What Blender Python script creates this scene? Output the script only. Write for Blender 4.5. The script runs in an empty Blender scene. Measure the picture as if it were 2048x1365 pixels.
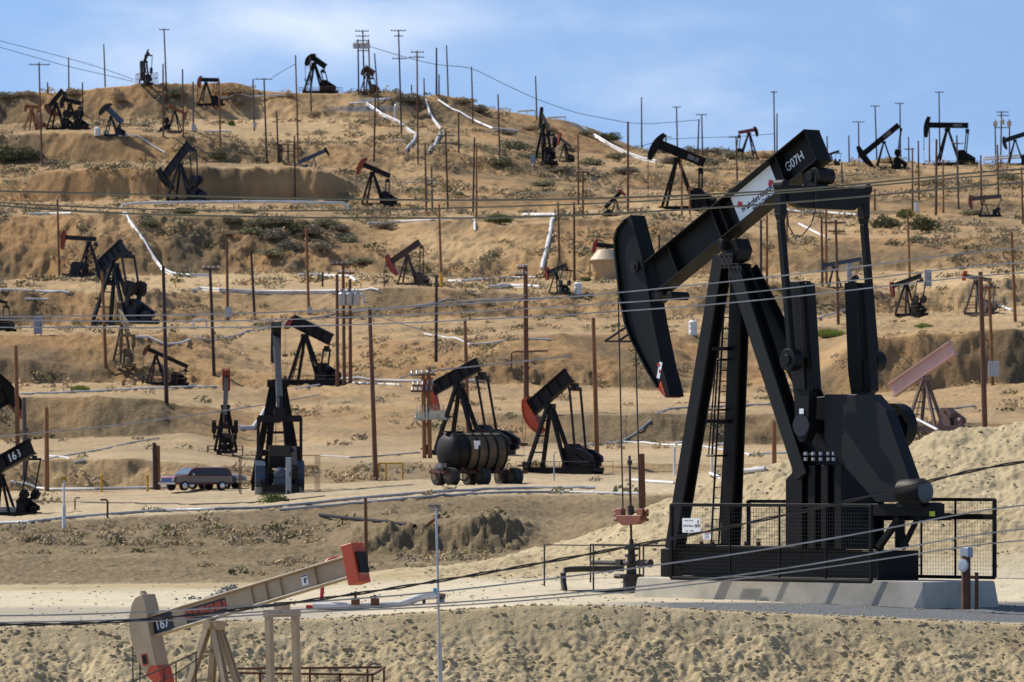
import bpy, math, random
import numpy as np
from mathutils import Vector, Matrix
random.seed(7); RNG = np.random.default_rng(11)
R = math.radians
SC = bpy.context.scene; COL = SC.collection
# ------------------------------------------------------------------ camera model (metres, camera at the origin looking along +Y)
F, U0, V0 = 11378.0, 1024.0, 960.0
def P(u, v, d): return Vector(((u-U0)*d/F, d, (V0-v)*d/F))
PSI = R(47)
SUN = Vector((-0.845*math.cos(R(45)), 0.534*math.cos(R(45)), math.sin(R(45)))).normalized()

# ------------------------------------------------------------------ mesh building
class MB:
    def __init__(s): s.v = []; s.f = []
    def add(s, vs, fs):
        o = len(s.v); s.v += [tuple(p) for p in vs]; s.f += [tuple(i+o for i in f) for f in fs]; return s
    def box(s, c, size, M=None):
        a, b, d = size[0]/2, size[1]/2, size[2]/2
        vs = [Vector((x, y, z)) for x in (-a, a) for y in (-b, b) for z in (-d, d)]
        if M is not None: vs = [M @ p for p in vs]
        c = Vector(c)
        return s.add([p+c for p in vs], [(0,1,3,2),(4,6,7,5),(0,4,5,1),(2,3,7,6),(0,2,6,4),(1,5,7,3)])
    def frame(s, p, q, up=(0,0,1)):
        p = Vector(p); q = Vector(q); t = (q-p).normalized(); u = Vector(up)
        if abs(t.dot(u)) > .97: u = Vector((1,0,0)) if abs(t.x) < .9 else Vector((0,1,0))
        n = t.cross(u).normalized(); b = n.cross(t).normalized()
        return p, q, t, n, b
    def bar(s, p, q, w, h, up=(0,0,1), w2=None, h2=None):
        p, q, t, n, b = s.frame(p, q, up); w2 = w if w2 is None else w2; h2 = h if h2 is None else h2
        vs = [p+n*(i*w/2)+b*(j*h/2) for i, j in ((-1,-1),(1,-1),(1,1),(-1,1))]
        vs += [q+n*(i*w2/2)+b*(j*h2/2) for i, j in ((-1,-1),(1,-1),(1,1),(-1,1))]
        return s.add(vs, [(3,2,1,0),(4,5,6,7),(0,1,5,4),(1,2,6,5),(2,3,7,6),(3,0,4,7)])
    def ibeam(s, p, q, w, h, tf, tw, up=(0,0,1)):
        p, q, t, n, b = s.frame(p, q, up)
        o = h/2-tf/2
        s.bar(p+b*o, q+b*o, w, tf, b); s.bar(p-b*o, q-b*o, w, tf, b); s.bar(p, q, tw, h-2*tf, b)
        return s
    def tube(s, pts, r, n=8, r2=None):
        pts = [Vector(p) for p in pts]; m = len(pts); rings = []; up = Vector((0.13,0.07,1))
        for i, p in enumerate(pts):
            t = (pts[min(i+1,m-1)]-pts[max(i-1,0)]).normalized()
            if abs(t.dot(up.normalized())) > .985: a = t.cross(Vector((1,0.1,0))).normalized()
            else: a = t.cross(up).normalized()
            b = a.cross(t); rr = r if r2 is None else r+(r2-r)*i/(m-1)
            rings.append([p+(a*math.cos(k*2*math.pi/n)+b*math.sin(k*2*math.pi/n))*rr for k in range(n)])
        vs = [x for g in rings for x in g]; fs = []
        for i in range(m-1):
            for k in range(n): fs.append((i*n+k, i*n+(k+1)%n, (i+1)*n+(k+1)%n, (i+1)*n+k))
        fs.append(tuple(range(n))[::-1]); fs.append(tuple((m-1)*n+k for k in range(n)))
        return s.add(vs, fs)
    def cyl(s, p, q, r, n=16, r2=None): return s.tube([p, q], r, n, r2)
    def lathe(s, p, q, prof, n=20):     # prof: (t along p->q in metres, radius)
        p, q, t, a, b = s.frame(p, q)
        vs = []; fs = []; m = len(prof)
        for x, rr in prof:
            for k in range(n):
                an = 2*math.pi*k/n; vs.append(p+t*x+(a*math.cos(an)+b*math.sin(an))*rr)
        for i in range(m-1):
            for k in range(n): fs.append((i*n+k, i*n+(k+1)%n, (i+1)*n+(k+1)%n, (i+1)*n+k))
        fs.append(tuple(range(n))[::-1]); fs.append(tuple((m-1)*n+k for k in range(n)))
        return s.add(vs, fs)
    def prism(s, poly, y0, y1):         # poly (x,z) extruded along local y
        n = len(poly)
        vs = [(x, y0, z) for x, z in poly]+[(x, y1, z) for x, z in poly]
        fs = [tuple(range(n)), tuple(range(2*n-1, n-1, -1))]
        fs += [(i, n+i, n+(i+1)%n, (i+1)%n) for i in range(n)]
        return s.add(vs, fs)
    def build(s, name, mat, parent=None, smooth=False, bevel=0, loc=None):
        me = bpy.data.meshes.new(name); me.from_pydata(s.v, [], s.f); me.validate()
        import bmesh
        bm = bmesh.new(); bm.from_mesh(me); bmesh.ops.recalc_face_normals(bm, faces=bm.faces); bm.to_mesh(me); bm.free()
        if smooth:
            me.polygons.foreach_set('use_smooth', [True]*len(me.polygons))
            try: me.set_sharp_from_angle(angle=R(42))
            except Exception: pass
        me.materials.append(mat)
        o = bpy.data.objects.new(name, me); COL.objects.link(o)
        if parent is not None: o.parent = parent
        if loc is not None: o.location = loc
        if bevel:
            b = o.modifiers.new('b', 'BEVEL'); b.width = bevel; b.segments = 1; b.limit_method = 'ANGLE'; b.angle_limit = R(40)
        return o
def tag(o, label=None, cat=None, group=None, kind=None):
    if label: o['label'] = label
    if cat: o['category'] = cat
    if group: o['group'] = group
    if kind: o['kind'] = kind
    return o
def empty(name, loc, rz=0.0):
    o = bpy.data.objects.new(name, None); COL.objects.link(o); o.location = loc; o.rotation_euler = (0,0,rz); o.empty_display_size = .2
    return o
def text(body, size, mat, name, parent, M, ext=.004, sx=1.0, bold=0.0):
    cu = bpy.data.curves.new(name, 'FONT'); cu.body = body; cu.size = size; cu.extrude = ext; cu.align_x = 'CENTER'; cu.align_y = 'CENTER'; cu.offset = bold
    t = bpy.data.objects.new(name, cu); COL.objects.link(t)
    dg = bpy.context.evaluated_depsgraph_get(); me = bpy.data.meshes.new_from_object(t.evaluated_get(dg))
    bpy.data.objects.remove(t); bpy.data.curves.remove(cu)
    me.materials.clear(); me.materials.append(mat); me.transform(M @ Matrix.Diagonal((sx,1,1,1)))
    o = bpy.data.objects.new(name, me); COL.objects.link(o); o.parent = parent
    return o

# ------------------------------------------------------------------ materials
def nodes(m): m.use_nodes = True; nt = m.node_tree; return nt, nt.nodes, nt.links
MATS = {}
def mat(name, col, rough=.5, metal=0.0, col2=None, scale=2.0, amount=.5, bump=0.0, detail=6, stretch=None, spec=None):
    if name in MATS: return MATS[name]
    m = bpy.data.materials.new(name); nt, N, L = nodes(m); b = N['Principled BSDF']
    b.inputs['Roughness'].default_value = rough; b.inputs['Metallic'].default_value = metal
    if spec is not None: b.inputs['Specular IOR Level'].default_value = spec
    tc = N.new('ShaderNodeTexCoord'); mp = N.new('ShaderNodeMapping'); L.new(tc.outputs['Object'], mp.inputs['Vector'])
    if stretch: mp.inputs['Scale'].default_value = stretch
    no = N.new('ShaderNodeTexNoise'); no.inputs['Scale'].default_value = scale; no.inputs['Detail'].default_value = detail; no.inputs['Roughness'].default_value = .65
    L.new(mp.outputs[0], no.inputs['Vector'])
    cr = N.new('ShaderNodeValToRGB'); cr.color_ramp.elements[0].position = .5-.22*(1.3-amount); cr.color_ramp.elements[1].position = .5+.28*(1.3-amount)
    c2 = col2 if col2 else tuple(c*.72 for c in col)
    cr.color_ramp.elements[0].color = (*c2, 1); cr.color_ramp.elements[1].color = (*col, 1)
    L.new(no.outputs['Fac'], cr.inputs['Fac']); L.new(cr.outputs['Color'], b.inputs['Base Color'])
    rr = N.new('ShaderNodeMapRange'); rr.inputs['To Min'].default_value = min(1, rough+.15); rr.inputs['To Max'].default_value = max(.05, rough-.12)
    L.new(no.outputs['Fac'], rr.inputs['Value']); L.new(rr.outputs[0], b.inputs['Roughness'])
    if bump:
        bp = N.new('ShaderNodeBump'); bp.inputs['Strength'].default_value = bump; bp.inputs['Distance'].default_value = .05
        L.new(no.outputs['Fac'], bp.inputs['Height']); L.new(bp.outputs[0], b.inputs['Normal'])
    MATS[name] = m; return m
BLACK  = mat('black_paint', (.0055,.0058,.0068), .5, col2=(.013,.0115,.0095), scale=.8, spec=.14, stretch=(1,1,.35), detail=9)
BLACKW = mat('weathered_black_paint', (.009,.0095,.012), .55, col2=(.022,.017,.014), scale=.9, spec=.2)
NAVY   = mat('blue_black_paint', (.013,.017,.027), .5, col2=(.022,.024,.03), scale=.8, spec=.25)
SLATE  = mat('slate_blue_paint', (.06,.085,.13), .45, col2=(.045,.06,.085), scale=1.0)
GREYP  = mat('dull_grey_paint', (.18,.19,.2), .5, col2=(.12,.12,.12), scale=1.2)
RED    = mat('faded_red_paint', (.36,.05,.03), .55, col2=(.2,.035,.025), scale=1.3)
ORANGE = mat('orange_red_paint', (.56,.07,.014), .5, col2=(.42,.052,.012), scale=1.3)
RUST   = mat('rusty_steel', (.17,.065,.03), .8, col2=(.075,.034,.02), scale=2.2)
RUSTO  = mat('rust_orange_paint', (.42,.15,.05), .7, col2=(.18,.07,.03), scale=1.4)
TAN    = mat('tan_paint', (.47,.37,.24), .55, col2=(.34,.25,.155), scale=1.2)
PINK   = mat('faded_pink_paint', (.68,.44,.38), .6, col2=(.56,.35,.29), scale=.8)
YELB   = mat('mustard_brown_paint', (.22,.16,.07), .65, col2=(.09,.065,.04), scale=1.1)
YELLOW = mat('safety_yellow_paint', (.68,.42,.03), .5, col2=(.5,.28,.03), scale=2)
LIME   = mat('lime_yellow_tag', (.62,.68,.03), .5)
WOOD   = mat('creosoted_wood', (.20,.092,.048), .85, col2=(.085,.043,.027), scale=1.6, stretch=(6,6,.5), bump=.3)
WOODO  = mat('orange_brown_wood', (.33,.145,.058), .85, col2=(.15,.066,.03), scale=1.6, stretch=(6,6,.5), bump=.3)
WOODD  = mat('dark_brown_wood', (.075,.045,.034), .85, col2=(.035,.025,.02), scale=1.6, stretch=(6,6,.5), bump=.3)
WOODG  = mat('grey_brown_wood', (.13,.10,.085), .85, col2=(.07,.055,.05), scale=1.6, stretch=(6,6,.5), bump=.3)
SILVER = mat('aluminium_pipe_jacket', (.80,.81,.82), .42, .15, col2=(.45,.45,.45), scale=.5)
WPIPE  = mat('white_pipe_paint', (.84,.84,.83), .5, .0, col2=(.47,.45,.42), scale=.45)
GPIPE  = mat('grey_pipe_steel', (.46,.47,.48), .5, .1, col2=(.25,.25,.26), scale=1.2)
DPIPE  = mat('dark_flow_pipe', (.055,.045,.038), .6, .2, col2=(.03,.025,.022), scale=2)
GALV   = mat('galvanised_steel', (.5,.52,.54), .45, .5, col2=(.36,.38,.4), scale=3)
CONC   = mat('grey_concrete', (.62,.56,.455), .9, col2=(.38,.345,.28), scale=.9, bump=.25, detail=9)
WHITE  = mat('white_plastic', (.8,.8,.78), .5, col2=(.7,.7,.67), scale=2)
PALEY  = mat('pale_yellow_plastic', (.68,.66,.42), .5, scale=2)
SIGNW  = mat('white_sign_face', (.82,.83,.85), .45, col2=(.76,.77,.79), scale=3)
INKB   = mat('dark_blue_ink', (.015,.018,.06), .5)
INKR   = mat('red_ink', (.55,.015,.02), .5)
INKK   = mat('black_ink', (.012,.012,.012), .5)
LETW   = mat('white_lettering', (.72,.74,.76), .5, col2=(.6,.62,.64), scale=6)
WIRE   = mat('weathered_wire', (.23,.21,.15), .5, .3, col2=(.15,.14,.10), scale=.6)
WIREK  = mat('black_cable_jacket', (.018,.018,.02), .28, col2=(.03,.03,.032), scale=1)
RUBBER = mat('tyre_rubber', (.018,.018,.018), .85)
GLASS  = mat('dark_window_glass', (.02,.028,.035), .08, 0, spec=.8)
GLASSB = mat('sky_blue_windscreen', (.09,.14,.19), .06, 0, spec=1.0)
MAROON = mat('maroon_car_paint', (.15,.016,.02), .25, col2=(.11,.014,.018), scale=1)
TAUPE  = mat('taupe_car_paint', (.22,.19,.16), .3, col2=(.18,.155,.13), scale=1)
CARGR  = mat('blue_grey_car_paint', (.10,.13,.16), .3, col2=(.08,.10,.12), scale=1)
CHROME = mat('chrome_trim', (.6,.62,.66), .15, .9)
BLUEB  = mat('bright_blue_plastic', (.02,.35,.68), .45)
TANKT  = mat('sandy_tank_paint', (.52,.36,.21), .7, col2=(.42,.28,.16), scale=.8)
TANKO  = mat('ochre_tank_paint', (.17,.11,.055), .85, col2=(.05,.044,.036), scale=1.2)
HOSE   = mat('red_pipe_paint', (.50,.02,.025), .35, col2=(.4,.02,.02), scale=2)

# ------------------------------------------------------------------ noise
def vnoise(x, y, seed):
    xi = np.floor(x).astype(np.int64); yi = np.floor(y).astype(np.int64); xf = x-xi; yf = y-yi
    def h(a, b):
        n = (a*374761393+b*668265263+seed*974711) & 0xffffffff
        n = ((n ^ (n >> 13))*1274126177) & 0xffffffff
        n = ((n ^ (n >> 16))*2246822519) & 0xffffffff
        an = (n & 0xffff)*(2*np.pi/65536.0)
        return np.cos(an), np.sin(an)
    u = xf*xf*xf*(xf*(xf*6-15)+10); v = yf*yf*yf*(yf*(yf*6-15)+10)
    def g(a, b, dx, dy):
        c, s = h(a, b); return c*dx+s*dy
    a = g(xi, yi, xf, yf); b = g(xi+1, yi, xf-1, yf); c = g(xi, yi+1, xf, yf-1); d = g(xi+1, yi+1, xf-1, yf-1)
    return ((a+(b-a)*u)+((c+(d-c)*u)-(a+(b-a)*u))*v)*1.45
def fbm(x, y, wl, octv, seed, gain=.5, ridged=False):
    t = 0; a = 1.0; k = 1.0/wl; s = 0
    for i in range(octv):
        n = vnoise(x*k+17.3*i, y*k-9.1*i, seed+i)
        if ridged: n = 1-2*np.abs(n)*1.3
        t = t+a*n; s += a; a *= gain; k *= 2.03
    return t/s
# ------------------------------------------------------------------ the ground: one sheet, knots are contour lines (bank feet, bench edges, crests)
def zline(d, z): return ([(0, V0-z*F/d)], d)
LINES = [
 zline(5,-5.7), zline(60,-5.7), zline(95,-5.75),
 ([(0,1505)],120), ([(0,1448)],135.3),
 ([(0,1258),(256,1250),(512,1243),(700,1238),(900,1222),(1050,1212),(1250,1213),(1500,1226),(1800,1240),(2048,1252)],140),
 ([(0,1199),(500,1198),(900,1184),(1120,1186),(1240,1194),(2048,1196)],158),
 ([(0,1171),(400,1167),(640,1166),(700,1156),(900,1150),(1275,1152),(2048,1158)],[(0,170),(700,168),(1000,166),(1275,163),(2048,163)]),
 ([(0,1186),(500,1186),(640,1172),(700,1152),(800,1139),(900,1128),(1000,1112),(1080,1093),(1150,1070),(1200,1050),(1250,1030),(1300,1006),(1400,968),(1500,935),(1600,912),(1700,897),(1800,882),(1900,862),(2048,838),(2150,825)],178),
 ([(0,1180),(600,1178),(700,1170),(900,1160),(1024,1145),(1280,1090),(1536,1020),(2048,960)],192),
 ([(0,1164),(256,1163),(512,1160),(700,1150),(900,1140),(1024,1132),(1280,1085),(1536,1030),(2048,1000)],210),
 ([(0,1108),(256,1108),(512,1112),(700,1112),(850,1112),(1000,1108),(1100,1090),(1280,1045),(1536,1000),(2048,985)],245),
 ([(0,1055),(256,1040),(512,1050),(680,1072),(720,1058),(850,1050),(1000,1040),(1100,1050),(1280,1010),(2048,975)],[(0,262),(600,262),(720,246.6),(1000,246.6),(1120,256),(2048,262)]),
 ([(0,1042),(256,1026),(512,1012),(700,997),(860,984),(1050,982),(1250,982),(1536,972),(2048,965)],285),
 ([(0,983),(256,979),(420,977),(512,973),(768,963),(1024,950),(1280,948),(1536,945),(2048,930)],322),
 ([(0,930),(100,920),(256,915),(420,930),(500,935),(600,925),(768,925),(1024,925),(1280,928),(1536,928),(2048,915)],[(0,324.3),(450,324.6),(560,334),(700,332),(1000,331),(1300,325),(2048,325)]),
 ([(0,880),(256,872),(400,868),(512,900),(640,880),(768,880),(1024,888),(1280,885),(1536,890),(2048,880)],375),
 ([(0,795),(256,792),(512,830),(768,820),(1024,830),(1280,830),(1536,830),(2048,850)],[(0,379),(300,379.5),(480,392),(760,400),(1000,388),(1300,379),(2048,380)]),
 ([(0,770),(256,772),(400,775),(600,780),(768,770),(1000,770),(1280,780),(1536,800),(1750,790),(2048,770)],445),
 ([(0,715),(200,738),(400,742),(640,755),(768,750),(1024,735),(1280,755),(1536,760),(1640,750),(1720,680),(1800,672),(2048,660)],[(0,447.5),(300,447),(600,452),(1000,448),(1300,447),(1500,460),(1700,449),(2048,449)]),
 ([(0,670),(256,672),(512,690),(768,680),(1024,672),(1280,668),(1536,660),(1700,655),(2048,640)],[(0,458),(260,457),(420,470),(600,500),(800,470),(1024,460),(1300,470),(1600,500),(2048,500)]),
 ([(0,655),(230,652),(512,640),(768,640),(1024,640),(1280,640),(1536,630),(1792,632),(2048,615)],560),
 ([(0,590),(256,585),(512,590),(768,585),(1024,590),(1280,580),(1536,570),(1792,590),(2048,560)],[(0,565),(280,565),(450,580),(700,572),(900,568),(1100,570),(1400,566),(1700,563),(2048,565)]),
 ([(0,560),(150,557),(300,555),(512,545),(600,548),(768,550),(860,560),(1024,562),(1280,555),(1536,550),(2048,535)],695),
 ([(0,500),(150,490),(400,500),(600,480),(768,500),(900,520),(1024,520),(1280,520),(1536,525),(2048,510)],[(0,700),(400,700),(700,708),(1000,699),(2048,699)]),
 ([(0,435),(150,430),(300,432),(600,440),(740,450),(950,440),(1024,455),(1100,445),(1280,440),(1536,470),(1800,480),(2048,480)],[(0,708),(300,707.5),(600,711),(760,735),(900,722),(1000,712),(1300,720),(2048,708)]),
 ([(0,405),(100,405),(400,405),(700,408),(800,418),(1000,425),(1280,418),(1536,430),(1800,432),(2048,430)],800),
 ([(0,365),(60,355),(100,342),(300,340),(560,335),(680,345),(720,385),(800,405),(1000,400),(1150,395),(1280,402),(1536,410),(2048,400)],[(0,807),(60,804),(120,802.2),(660,802.2),(720,808),(900,812),(2048,815)]),
 ([(0,330),(256,325),(512,330),(700,338),(850,340),(1000,350),(1150,365),(1280,380),(1536,385),(2048,375)],[(0,850),(700,852),(1000,862),(2048,868)]),
 ([(0,275),(90,264),(256,268),(360,272),(512,290),(768,290),(900,300),(1024,318),(1090,330),(1200,340),(1340,345),(1536,350),(2048,345)],[(0,855.5),(450,856),(620,862),(800,870),(1000,868),(1200,885),(2048,905)]),
 ([(0,250),(256,240),(512,240),(768,235),(1024,260),(1150,300),(1300,318),(1450,322),(1536,330),(1750,335),(1830,338),(1900,331),(2048,332)],[(0,958),(200,958),(400,957),(600,958),(900,955),(1200,958),(2048,960)]),
 ([(0,193),(60,187),(130,187),(200,178),(260,173),(400,168),(480,166),(520,184),(600,187),(680,188),(780,182),(830,195),(880,190),(930,200),(960,215),(1000,222),(1060,232),(1130,240),(1180,255),(1230,278),(1280,298),(1340,305),(1400,300),(1440,300),(1480,305),(1540,300),(1600,310),(1660,320),(1700,326),(1740,322),(1770,316),(1820,324),(1860,330),(1970,330),(2048,328)],[(0,966),(150,967),(300,966),(560,966),(700,968),(850,967),(1000,975),(1150,985),(1300,1000),(2048,1010)]),
 ([(0,205),(300,178),(480,178),(520,190),(780,187),(1000,230),(1280,306),(1440,306),(1660,326),(2048,336)],1016),
 ([(0,285),(1000,310),(2048,410)],1080),
 zline(1600,-12), zline(9000,-14)]
UC = np.concatenate([np.arange(-900,-150,25), np.arange(-150,2200,3), np.arange(2200,2951,25)]).astype(float)
def rows(a, b, st): return np.arange(a, b, st)
DR = np.concatenate([np.array([5,20,40,60,80,95,105,112,118,122,126,129,131,132,133,133.8,134.4]), rows(134.8,140.6,.045), rows(140.6,163,.16), rows(163,179,.1), rows(179,205,.6),
     rows(205,264,.25), rows(264,322,.5), rows(322,328,.2), rows(328,345,.4), rows(345,372,.6), rows(372,400,.35), rows(400,443,.8), rows(443,464,.3), rows(464,556,.8), rows(556,580,.35), rows(580,692,.9), rows(692,722,.35), rows(722,798,.9), rows(798,814,.3), rows(814,846,.8), rows(846,864,.35), rows(864,948,.8), rows(948,980,.4), rows(980,1016,.7),
     np.array([1020,1030,1045,1060,1080,1150,1300,1600,2500,5000,9000])]).astype(float)
NU, ND = len(UC), len(DR)
def gsm(a, u, sig):
    g = np.arange(-1000, 3050, 5.0); y = np.interp(g, u, a); k = np.exp(-.5*(np.arange(-int(3*sig/5), int(3*sig/5)+1)*5/sig)**2); k /= k.sum()
    yp = np.pad(y, len(k)//2, mode='edge'); return np.interp(UC, g, np.convolve(yp, k, mode='valid'))
KV = []; KD = []
for i, (vs, d) in enumerate(LINES):
    sg = 9 if i == len(LINES)-5 else 22
    KV.append(gsm([b for a, b in vs], [a for a, b in vs], sg))
    KD.append(gsm([b for a, b in d], [a for a, b in d], 25) if isinstance(d, list) else np.full(NU, float(d)))
KV = np.array(KV); KD = np.array(KD)
KZ = (V0-KV)*KD/F
# let the contour lines wander a little so that no bench edge is a drawn line
for i in range(len(LINES)):
    if 11 <= i < len(LINES)-5:
        x = (UC-U0)*KD[i]/F
        KD[i] += 3.2*np.clip((KD[i]-262)/60, .25, 1)*fbm(x, KD[i]*.35, 22, 4, 200)*1.6
for i in range(1, len(LINES)): KD[i] = np.maximum(KD[i], KD[i-1]+.4)
Z = np.zeros((ND, NU))
for j in range(NU): Z[:, j] = np.interp(DR, KD[:, j], KZ[:, j])
D2 = DR[:, None]*np.ones((1, NU)); X2 = (UC[None, :]-U0)*D2/F
SL = np.gradient(Z, DR, axis=0)
# soften the creases a little
for _ in range(2):
    Zs = Z.copy(); Zs[1:-1] = .25*Z[:-2]+.5*Z[1:-1]+.25*Z[2:]; Z = Zs
SL = np.gradient(Z, DR, axis=0)
bank = np.clip((np.abs(SL)-.12)/.35, 0, 1)
steep = np.clip((np.abs(SL)-.4)/.6, 0, 1)
far = np.clip((D2-200)/60, 0, 1); valley = np.clip((D2-192)/10, 0, 1)*np.clip((300-D2)/30, 0, 1)
embk = np.clip((140.1-D2)/1.3, 0, 1)*np.clip((D2-130)/3, 0, 1)
mound = np.clip((D2-164)/5, 0, 1)*np.clip((200-D2)/10, 0, 1)*np.clip((UC[None, :]-600)/500, 0, 1)
padm = np.clip((D2-140.5)/1, 0, 1)*np.clip((166-D2)/3, 0, 1)
N1 = fbm(X2, D2, 17, 4, 1); N2 = fbm(X2, D2*.45, 4.6, 4, 9, ridged=True); N3 = fbm(X2, D2, 2.6, 4, 21); N4 = fbm(X2, D2, 1.1, 3, 31)
N5 = fbm(X2, D2*1.0, .42, 3, 41); N6 = fbm(X2, D2*.6, 2.2, 3, 51, ridged=True)
NL = fbm(X2, D2, 42, 3, 161); hillf = np.clip((D2-330)/120, 0, 1)*np.clip((1000-D2)/60, 0, 1)
rough = np.clip(.55+1.1*fbm(X2, D2, 30, 3, 171), .12, 1)*np.clip((D2-330)/100, 0, 1)
Z = Z + hillf*(.55*NL+.25*N1+rough*(.42*N3+.22*N4+.35*np.clip(N2, -.3, 1)*.6))
Z = Z + far*(bank*(.75*N1+.55*(N2-.3))+(.16+.35*bank)*N3*.9+.05*N4*(1-bank)+.16*N4*bank) - far*steep*.5*np.clip(N2, 0, 1)
clod = np.clip(fbm(X2, D2, .75, 3, 61)-.12, 0, 1); clod2 = np.clip(fbm(X2, D2, .33, 2, 71)-.2, 0, 1)
Z = Z + valley*(.30*N4+.26*N5+.35*clod)*np.clip(.4+bank*1.5, 0, 1.3)
N7 = fbm(X2+D2*.35, D2*.28, 1.5, 4, 131); N8 = fbm(X2, D2, .16, 2, 141)
patch = np.clip(fbm(X2, D2, 5.5, 2, 151)*1.6+.35, 0, 1)
N9 = fbm(X2, D2, .5, 4, 181, .62)
Z = Z + embk*(.24*N3+.30*N7+.09*N4+.12*N9*(.3+patch)+.05*N8+.24*clod*patch+.30*clod2*(.15+patch)+.07*fbm(X2, D2, .24, 3, 191, .7)-.24)
Z = Z + mound*(.28*N3+.12*N4+.12*N9+.05*N8+.30*clod*np.clip(N3+.4, 0, 1)+.12*clod2*patch+.10*np.sin((Z*4.6)+2.2*N3+2.5*N1)*(.6+N1)-.1) + padm*(.03*N4+.012*N5)
def zcol(u):
    j = int(np.clip(np.searchsorted(UC, u)-1, 0, NU-2)); t = (u-UC[j])/(UC[j+1]-UC[j]); return Z[:, j]*(1-t)+Z[:, j+1]*t
def zat(u, d): return float(np.interp(d, DR, zcol(u)))
def gd(u, v, dmin=141.0):
    """distance at which the line of sight (u,v) first meets the ground"""
    z = zcol(u); vv = V0-z/DR*F; k = np.where((DR > dmin) & (vv <= v))[0]
    if len(k) == 0: return 1005.0
    i = k[0]
    if i == 0 or vv[i-1] == vv[i]: return float(DR[i])
    t = (vv[i-1]-v)/(vv[i-1]-vv[i]) if vv[i-1] > v else 0
    return float(DR[i-1]+np.clip(t, 0, 1)*(DR[i]-DR[i-1]))
def G(u, v, d=None):
    if d is None:
        d = gd(u, v); 
        if d < 1004: return P(u, v, d), d
    return Vector(((u-U0)*d/F, d, zat(u, d))), d
def gxy(x, y): return zat(U0+x/y*F, y)
def ground():
    me = bpy.data.meshes.new('ground'); n = NU*ND
    co = np.empty((n, 3), np.float32); co[:, 0] = X2.ravel(); co[:, 1] = D2.ravel(); co[:, 2] = Z.ravel()
    idx = np.arange(n).reshape(ND, NU)
    q = np.stack([idx[:-1, :-1], idx[:-1, 1:], idx[1:, 1:], idx[1:, :-1]], -1).reshape(-1, 4).astype(np.int32); m = len(q)
    me.vertices.add(n); me.vertices.foreach_set('co', co.ravel()); me.loops.add(m*4); me.loops.foreach_set('vertex_index', q.ravel())
    me.polygons.add(m); me.polygons.foreach_set('loop_start', np.arange(0, m*4, 4, dtype=np.int32)); me.polygons.foreach_set('loop_total', np.full(m, 4, np.int32))
    me.polygons.foreach_set('use_smooth', np.ones(m, bool)); me.update(calc_edges=True)
    # what the soil is: R hill clay, G gravel, B dry scrub cover, A packed dirt of roads and pads
    hill = np.clip((D2-215)/200, 0, 1)
    U2 = np.ones((ND, 1))*UC[None, :]; VV = V0-Z/D2*F
    wob = 6*N3+8*N1
    grav = np.clip((VV-1203+wob*.4)/5, 0, 1)*np.clip((1244+np.clip((U2-1400)/60,0,6)-VV+wob*.5)/7, 0, 1)*padm*np.clip((U2-1150)/200, 0, 1)
    grav = np.maximum(grav, .42*np.clip((VV-1212+wob*.4)/5, 0, 1)*padm*np.clip((760-U2)/150, 0, 1)*np.clip((1250-VV)/6, 0, 1))
    grav = np.maximum(grav, np.clip(1-np.abs((U2-735)/95)**2-np.abs((VV-218)/9)**2, 0, 1)*1.2)
    nv = fbm(X2, D2*.8, 9, 4, 81); nv2 = fbm(X2, D2, 30, 3, 91)
    scrub = np.clip(.36+1.6*nv+1.3*nv2, 0, 1)*far*np.clip((1100-D2)/20, 0, 1)
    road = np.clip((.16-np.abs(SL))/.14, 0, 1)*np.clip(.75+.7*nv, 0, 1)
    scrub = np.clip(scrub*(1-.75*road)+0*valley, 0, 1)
    def blob(u, v, a, b): return np.exp(-((U2-u)/a)**2-((VV-v)/b)**2)
    for u, v, a, b, k in ((600,480,110,45,.7),(60,300,80,45,.6),(1300,290,170,40,.45),(1150,380,130,35,.45),(980,330,60,25,.3),(1700,370,160,30,.5),(1950,440,110,30,.5),(420,320,60,20,.4),(860,700,200,22,.35),(560,90,1,1,0)):
        scrub = np.clip(scrub+k*blob(u, v, a, b)*(D2 > 215)*(.6+.8*nv), 0, 1)
    for u, v, a, b, k in ((560,365,150,18,.4),(900,500,120,40,.8),(300,590,120,25,.6),(420,560,130,20,.7),(640,600,100,30,.7),(1300,415,90,15,1.),(1900,570,140,45,.8),(1400,790,220,14,1.),(620,250,170,70,.5),(420,240,120,40,.5),(830,330,60,60,.5),(1170,350,80,16,.6),(2000,600,70,40,.8)):
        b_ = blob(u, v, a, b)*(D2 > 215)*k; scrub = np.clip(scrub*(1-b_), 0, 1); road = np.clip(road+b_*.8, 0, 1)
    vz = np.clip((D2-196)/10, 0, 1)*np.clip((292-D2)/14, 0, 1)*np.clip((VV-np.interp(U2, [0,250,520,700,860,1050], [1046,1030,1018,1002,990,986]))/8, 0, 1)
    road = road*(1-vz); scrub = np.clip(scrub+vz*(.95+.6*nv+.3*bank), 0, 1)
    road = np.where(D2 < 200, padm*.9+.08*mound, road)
    scrub = np.where(D2 < 186, 0, scrub)
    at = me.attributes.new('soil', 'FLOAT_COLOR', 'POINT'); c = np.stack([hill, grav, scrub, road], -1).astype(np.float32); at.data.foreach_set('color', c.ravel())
    m_ = bpy.data.materials.new('dry_soil'); nt, N, L = nodes(m_); b = N['Principled BSDF']; b.inputs['Roughness'].default_value = .95; b.inputs['Specular IOR Level'].default_value = .15
    A = N.new('ShaderNodeAttribute'); A.attribute_name = 'soil'; sp = N.new('ShaderNodeSeparateColor'); L.new(A.outputs['Color'], sp.inputs[0])
    geo = N.new('ShaderNodeNewGeometry')
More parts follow.
